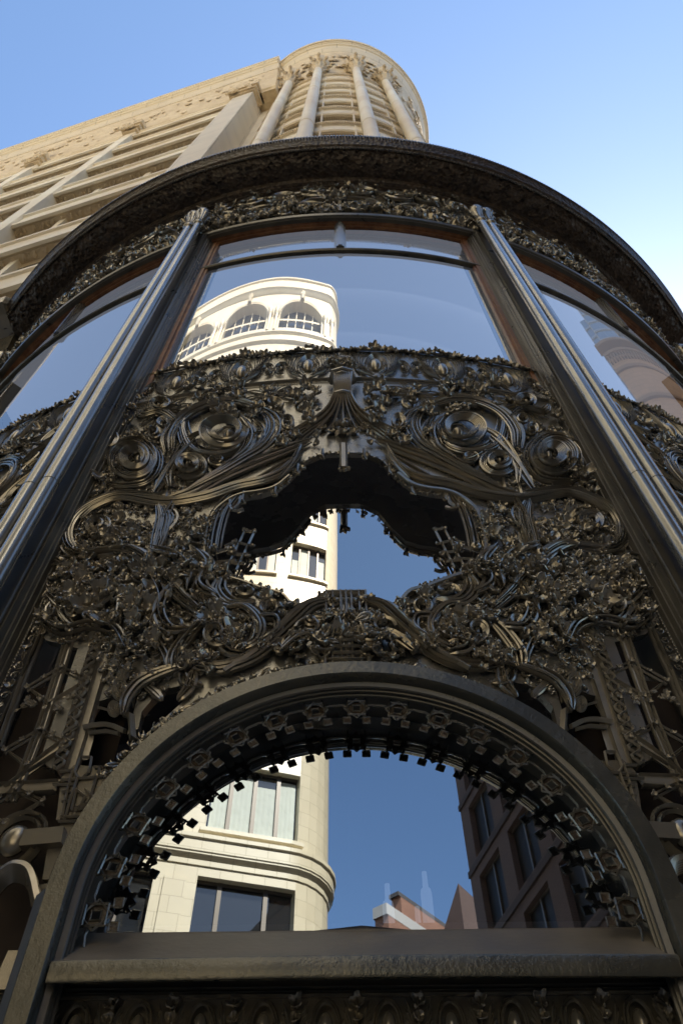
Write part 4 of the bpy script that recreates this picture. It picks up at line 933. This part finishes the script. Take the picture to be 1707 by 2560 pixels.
# ================================================================== buildings across the street, seen in the glass
def line_path(p,d,n):
    p,d,n=map(np.array,(p,d,n))
    return lambda s:(p+d*s,n)
def facade(parent,path,s0,s1,z0,z1,wins,depth,wallm,glassm,framem,sub=None,reveal=None,base=(0,0,0)):
    """wall with real openings. wins: (sa,sb,za,zb,[mullions],arch,curtain)"""
    sb={s0,s1};zb={z0,z1}
    for w_ in wins:
        sb|={w_[0],w_[1]}; zt=w_[3]+((w_[1]-w_[0])/2 if w_[5] else 0); zb|={w_[2],w_[3]}|({zt} if w_[5] else set())
    if sub:
        for s in np.arange(s0,s1,sub): sb.add(float(s))
    sb=sorted(x for x in sb if s0<=x<=s1);zb=sorted(x for x in zb if z0<=x<=z1)
    mw=MB()
    def pt(s,z,d=0): p,n=path(s); return (p[0]-n[0]*d,p[1]-n[1]*d,z)
    zi={}
    V=[];UV=[];F=[]
    arr={}
    def vid(s,z):
        k=(round(s,4),round(z,4))
        if k not in arr: arr[k]=len(V); V.append(pt(s,z)); UV.append((s,z))
        return arr[k]
    for i in range(len(sb)-1):
        for j in range(len(zb)-1):
            sc,zc=(sb[i]+sb[i+1])/2,(zb[j]+zb[j+1])/2
            if any(w_[0]<sc<w_[1] and w_[2]<zc<(w_[3]+((w_[1]-w_[0])/2 if w_[5] else 0)) for w_ in wins): continue
            F.append((vid(sb[i],zb[j]),vid(sb[i+1],zb[j]),vid(sb[i+1],zb[j+1]),vid(sb[i],zb[j+1])))
    mw.add(V,F,UV)
    for (sa,sb_,za,zt,mul,ar,cur) in wins:
        r=(sb_-sa)/2; sc=(sa+sb_)/2; n=14 if ar else max(1,int((sb_-sa)/.6) if sub else 1)
        ss=[sc-r*math.cos(math.pi*k/n) for k in range(n+1)] if ar else [sa+(sb_-sa)*k/n for k in range(n+1)]
        tops=[zt+(math.sqrt(max(r*r-(s-sc)**2,0)) if ar else 0) for s in ss]
        for k in range(n):
            a,b=ss[k],ss[k+1]; ta,tb=tops[k],tops[k+1]
            if ar: mw.add([pt(a,ta),pt(b,tb),pt(b,zt+r),pt(a,zt+r)],[(0,1,2,3)],[(a,ta),(b,tb),(b,zt+r),(a,zt+r)])
            mw.add([pt(a,ta),pt(a,ta,depth),pt(b,tb,depth),pt(b,tb)],[(0,1,2,3)],[(a,0),(a,depth),(b,depth),(b,0)])
            mw.add([pt(a,za),pt(b,za),pt(b,za,depth),pt(a,za,depth)],[(0,1,2,3)],[(a,0),(b,0),(b,depth),(a,depth)])
        for s in(sa,sb_): mw.add([pt(s,za),pt(s,zt),pt(s,zt,depth),pt(s,za,depth)],[(0,1,2,3)],[(0,za),(0,zt),(depth,zt),(depth,za)])
        g=MB()
        for k in range(n):
            a,b=ss[k],ss[k+1]; 
            if sub and not ar or ar: g.add([pt(a,za,depth),pt(b,za,depth),pt(b,tops[k+1],depth),pt(a,tops[k],depth)],[(0,1,2,3)])
            else: g.add([pt(a,za,depth),pt(b,za,depth),pt(b,tops[k+1],depth),pt(a,tops[k],depth)],[(0,1,2,3)])
        wo=_ob(g,'window',glassm,None); wo.parent=parent; wo.matrix_parent_inverse=Matrix.Translation([-c for c in base])
        f=MB(); t=.06
        def fb(a,b,z_0,z_1,d0,d1):
            V=[pt(s,z,d) for s in(a,b) for d in(d0,d1) for z in(z_0,z_1)]; f.add(V,[(0,1,3,2),(4,6,7,5),(0,4,5,1),(2,3,7,6),(0,2,6,4),(1,5,7,3)])
        for mm in mul: s=sa+(sb_-sa)*mm; fb(s-t,s+t,za,zt+(math.sqrt(max(r*r-(s-sc)**2,0)) if ar else 0),depth-.09,depth+.02)
        if not ar: fb(sa,sb_,zt-.07,zt-.001,depth-.08,depth+.02); fb(sa,sb_,za+.001,za+.07,depth-.08,depth+.02)
        else:
            for zz in(za+.02,(za+zt)/2,zt): 
                for k in range(n): a,b=ss[k],ss[k+1]; V=[pt(s,z,d) for s in(a,b) for d in(depth-.28,depth+.02) for z in(zz,zz+.34)]; f.add(V,[(0,1,3,2),(4,6,7,5),(0,4,5,1),(2,3,7,6)])
        if f.v: fo=_ob(f,'window_frame',framem,None); fo.parent=wo
        if cur:
            c=MB()
            for (ca,cb,ct) in cur: 
                A=[sa+(sb_-sa)*(ca+(cb-ca)*q/8) for q in range(9)]
                for q in range(8):
                    dd=[depth-.012+.006*((q+e)%2) for e in(0,1)]
                    c.add([pt(A[q],za+.07,dd[0]),pt(A[q+1],za+.07,dd[1]),pt(A[q+1],za+(zt-za)*ct,dd[1]),pt(A[q],za+(zt-za)*ct,dd[0])],[(0,1,2,3)])
            co=_ob(c,'curtain',CURT,None); co.parent=wo
    o=_ob(mw,'wall',wallm,None); o.parent=parent; o.matrix_parent_inverse=Matrix.Translation([-c for c in base]); return o
def child(mb,name,m_,parent,base,**k):
    o=_ob(mb,name,m_,None,**k); o.parent=parent; o.matrix_parent_inverse=Matrix.Translation([-c for c in base]); return o
# ---- ivory tiled building with a rounded corner
BQ=np.array([-1.62,-16.5]); BD=WD; BN=np.array([.271,.9626]); BR=1.5; BC=BQ-BR*BN; BE=-BD
def bpath(s):
    if s>=0: return BQ+BD*s,BN
    th=-s/BR
    if th<=1.65: n=BN*math.cos(th)+BE*math.sin(th); return BC+BR*n,n
    n=BN*math.cos(1.65)+BE*math.sin(1.65); t=-BN*math.sin(1.65)+BE*math.cos(1.65); return BC+BR*n+t*(-s-1.65*BR),n
bb=(-10,-20,-1.6)
ivory=empty('office_building','ivory tiled building with rounded corner and arched top windows, reflected in the glass','building',bb)
wins=[]; wl=[-.25+3.85*k for k in range(9)]
zf=[14.1+4.1*k for k in range(9)]
for s_ in wl:
    for k,z in enumerate(zf):
        wins.append((s_,s_+2.7,z,z+2.35,(.235,.5,.765),False,[(.02,.22,.93),(.25,.49,.8),(.52,.74,.9),(.79,.97,.88)] if k==0 else ([(.03,.22,.7),(.52,.73,.95),(.8,.97,.6)] if k in(2,3) else [(.3,.7,.5)])))
    for z in(9.7,5.5): wins.append((s_,s_+2.7,z,z+2.95,(.29,.76),False,None))
facade(ivory,bpath,-16,34,-1.6,50.9,wins,.28,WHITE,DARKG,FRAMEM,sub=.35,base=bb)
wins=[(.75+7.0*k,6.05+7.0*k,52.6,56.6,(.2,.4,.6,.8),True,None) for k in range(6)]
facade(ivory,bpath,-16,34,50.9,64.6,wins,.7,WHITEP,DARKG,WHITEP,sub=.35,base=bb)
def sweep(mb,prof,s0,s1,step=.35,path=bpath):
    S=list(np.arange(s0,s1,step))+[s1]; n=len(prof);V=[];UV=[]
    for s in S:
        p,nn=path(s); s_0=s
        for o_,z in prof: V.append((p[0]+nn[0]*o_,p[1]+nn[1]*o_,z)); UV.append((s_0,z))
    mb.add(V,[(i*n+j,i*n+j+1,(i+1)*n+j+1,(i+1)*n+j) for i in range(len(S)-1) for j in range(n-1)],UV)
mb=MB(); sweep(mb,[(0,12.92),(.04,12.93),(.04,13.08),(.15,13.2),(.15,13.26),(.18,13.27),(.18,13.6),(.24,13.64),(.24,13.76),(.0,13.8)],-16,34); child(mb,'belt_course',WHITE,ivory,bb,smooth=30)
mb=MB(); sweep(mb,[(0,50.7),(.25,50.9),(.3,51.2),(.1,51.3),(.1,52.2),(.3,52.4),(.36,52.7),(0,52.9)],-16,34)
sweep(mb,[(0,60.6),(.12,60.7),(.3,61.1),(.42,61.2),(.42,61.45),(0,61.6)],-16,34); sweep(mb,[(0,64.4),(.18,64.5),(.18,64.8),(-1,64.9)],-16,34); child(mb,'crowning_moulding',WHITEP,ivory,bb,smooth=30)
mb=MB()
for s_ in wl:                        # sills, pilaster panels
    for z in zf: sweep(mb,[(0,z-.16),(.12,z-.14),(.12,z-.02),(-.2,z)],s_-.15,s_+2.85)
child(mb,'window_sills',WHITEP,ivory,bb)
mb=MB()
for s_ in wl:
    for q in(0,):
        a=s_+2.7+.28; sweep(mb,[(.0,9.75),(.05,9.78),(.05,12.5),(0,12.53)],a,a+.6)
child(mb,'pilaster_panels',WHITE,ivory,bb)
mb=MB()
for k in range(-1,6):                 # paired half columns, keystones, arch rims
    for q in(-.42,.42):
        s_=6.9-7.0+7.0*k+q; p,n=bpath(s_); lathe(mb,[(.3,52.6),(.3,52.9),(.24,53),(.21,56.1),(.28,56.2),(.38,56.6),(.38,56.8)],p[0]+n[0]*.12,p[1]+n[1]*.12,12)
    if k>=0:
        sc=3.4+7.0*k
        for R1,pr in((2.8,.12),(3.05,.06)):
            V=[];S=[]
            for j in range(19):
                t=math.pi*j/18; 
                for rr in(R1-.09,R1+.05):
                    p,n=bpath(sc+rr*math.cos(t)); V.append((p[0]+n[0]*pr,p[1]+n[1]*pr,56.6+rr*math.sin(t)))
                    
            mb.add(V,[(2*j,2*j+1,2*j+3,2*j+2) for j in range(18)])
        p,n=bpath(sc); P=np.array([(p[0]+n[0]*o_,p[1]+n[1]*o_,z) for o_,z in((.1,59.3),(.3,59.8),(.25,60.4),(.1,60.7))]); rib(mb,P,.28,.28,6)
child(mb,'arch_dressings',WHITEP,ivory,bb,smooth=40)
mb=MB(); V=[]; S=[-16,-6,-3.3,-2.5,-1.6,-.8,0,34]; 
P=[bpath(s)[0]-bpath(s)[1]*.1 for s in S]; far=[P[-1]-BN*14,P[0]+BD*20-BN*4]
pts=P+[far[0]]; mb.add([(p[0],p[1],64.6) for p in pts],[tuple(range(len(pts)))]); child(mb,'roof',CURTW,ivory,bb)
# ---- shaded brown building down the side street
sd0=(6.0,-31.8); dd_=np.array([.271,.9626]); dn=np.array([-.9626,.271]); b2=(12,-20,-1.6)
dark=empty('apartment_block','dark brown brick block with large gridded windows, reflected right in the arch','building',b2)
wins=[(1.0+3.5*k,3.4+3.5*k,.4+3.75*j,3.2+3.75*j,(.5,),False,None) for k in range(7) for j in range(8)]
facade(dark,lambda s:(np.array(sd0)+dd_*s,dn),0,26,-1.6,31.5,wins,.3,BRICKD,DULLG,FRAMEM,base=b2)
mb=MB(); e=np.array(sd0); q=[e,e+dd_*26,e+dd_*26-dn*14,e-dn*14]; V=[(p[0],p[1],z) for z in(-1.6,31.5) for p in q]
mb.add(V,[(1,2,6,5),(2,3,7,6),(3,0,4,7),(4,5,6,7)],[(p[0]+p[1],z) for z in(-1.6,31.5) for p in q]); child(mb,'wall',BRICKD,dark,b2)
mb=MB(); 
for j in range(9):
    z=-.1+3.75*j; V=[(p[0],p[1],zz) for zz in(z,z+.3) for p in(e+dn*.003,e+dd_*26+dn*.003,e+dd_*26+dn*.1,e+dn*.1)]; mb.add(V,[(0,1,2,3),(4,7,6,5),(3,2,6,7),(0,3,7,4)])
child(mb,'string_courses',BRICKD,dark,b2)
# ---- distant low brick buildings
def prism(name,label,corner,d1,l1,d2,l2,z,ztops,m_,cat='building',roofcap=None):
    c=np.array(corner);d1=np.array(d1)/np.linalg.norm(d1);d2=np.array(d2)/np.linalg.norm(d2); b=(c[0],c[1],-1.6)
    r=empty(name,label,cat,b); q=[c,c+d1*l1,c+d1*l1+d2*l2,c+d2*l2]; mb=MB()
    V=[(p[0],p[1],-1.6) for p in q]+[(p[0],p[1],zt) for p,zt in zip(q,ztops)]; UV=[(0,0),(l1,0),(l1+l2,0),(-l2,0)]+[(0,z),(l1,z),(l1+l2,z),(-l2,z)]
    mb.add(V,[(0,1,5,4),(1,2,6,5),(2,3,7,6),(3,0,4,7),(4,5,6,7)],UV); child(mb,'wall',m_,r,b)
    if roofcap:
        mb=MB(); qq=[p for p in q]; cen=sum(q)/4; 
        V=[]
        for p,zt in zip(q,ztops): pp=cen+(p-cen)*1.03; V+= [(pp[0],pp[1],zt-roofcap[0]),(pp[0],pp[1],zt+.25)]
        mb.add(V,[(2*i,2*((i+1)%4),2*((i+1)%4)+1,2*i+1) for i in range(4)]+[(1,3,5,7)]); child(mb,'parapet',roofcap[1],r,b)
    return r
prism('warehouse','orange brick warehouse with white parapet end, lowest in the arch reflection',(3.5,-60),(.63,-.78),16,(-.78,-.63),1.4,38,(37.6,38,38,37.6),BRICKO,roofcap=(.7,CURTW))
prism('warehouse','taller orange brick warehouse with plain roof edge behind the white parapet',(4.75,-61.7),(.63,-.78),22,(-.78,-.63),1.,39,(39.6,40,40,39.6),BRICKO,roofcap=(.12,FRAMEM))
prism('warehouse','dark gabled brick warehouse beside the brown block in the arch reflection',(9.6,-60),(.7,-.7),9,(-.75,-.66),2.2,39,(39.6,37.4,37.4,36),BRICKD)
# ---- tan brown block and glass tower to the right
b5=(24,10,-1.6); tan=empty('masonry_block','tan brown masonry block with a dotted cornice, reflected in the right hand window','building',b5)
wins=[(1.2+3.6*k,3.2+3.6*k,.6+4.*j,3.0+4.*j,(.5,),False,None) for k in range(9) for j in range(8)]
facade(tan,lambda s:(np.array([22.,2.1+s]),np.array([-1.,0])),0,36,-1.6,43.3,wins,.25,BRICKB,DARKG,FRAMEM,base=b5)
mb=MB()
for z,o_ in((43.3,.6),(42.3,.35),(40.4,.15),(36.6,.2),(33.,.1)): box(mb,22-o_,22.1,1.6 if o_>.5 else 2.0,38.5,z-.35,z)
for k in range(60): box(mb,21.75,22,2.3+.6*k,2.6+.6*k,41.2,41.95)
child(mb,'cornice',BRICKB,tan,b5)
mb=MB(); box(mb,22.02,40,2.12,38.1,-1.6,43.0); child(mb,'wall',BRICKB,tan,b5)
b6=(50,20,-1.6); gt=empty('glass_tower','blue glass skyscraper with horizontal floor bands, reflected in the right hand window','building',b6)
mb=MB(); box(mb,45,60,4.2,25,-1.6,104); child(mb,'curtain_wall',TOWERG,gt,b6)
mb=MB(); box(mb,45.6,70,1.3,4.2,-1.6,97); child(mb,'shaft',TOWERG,gt,b6)
mb=MB()
for k in range(36): box(mb,44.85,45.02,4.15,25.1,1+2.9*k,1.55+2.9*k)
for k in range(33): box(mb,45.45,45.62,1.2,4.19,1+2.9*k,1.55+2.9*k); box(mb,45.6,60,1.15,1.31,1+2.9*k,1.55+2.9*k)
for k in range(6): box(mb,44.93,45.01,4.15+3.8*k,4.25+3.8*k,-1.6,104)
child(mb,'floor_bands',STEEL,gt,b6)
mb=MB(); box(mb,44.5,44.7,3.9,4.1,40,118); child(mb,'mast',CURTW,gt,b6)
# ---- lamps glimpsed through the arched window
for i,(x,y,zt) in enumerate(((.186,3.6,2.14),(.369,3.6,2.2),(.325,3.66,2.06))):
    r=empty('pendant_lamp',('pale tube lamp inside the arched window, leftmost and alone','tallest pale tube lamp inside the arched window','faint short tube lamp beside the tallest one')[i],'lamp',(x,y,zt),'tube lamps inside the arched window')
    mb=MB(); lathe(mb,[(.001,.08),(.012,.08),(.014,.0),(.024,-.01),(.027,-.03),(.027,-.42),(.001,-.43)],0,0,16); o=_ob(mb,'lamp_shade',LAMPM,None,smooth=40); o.parent=r
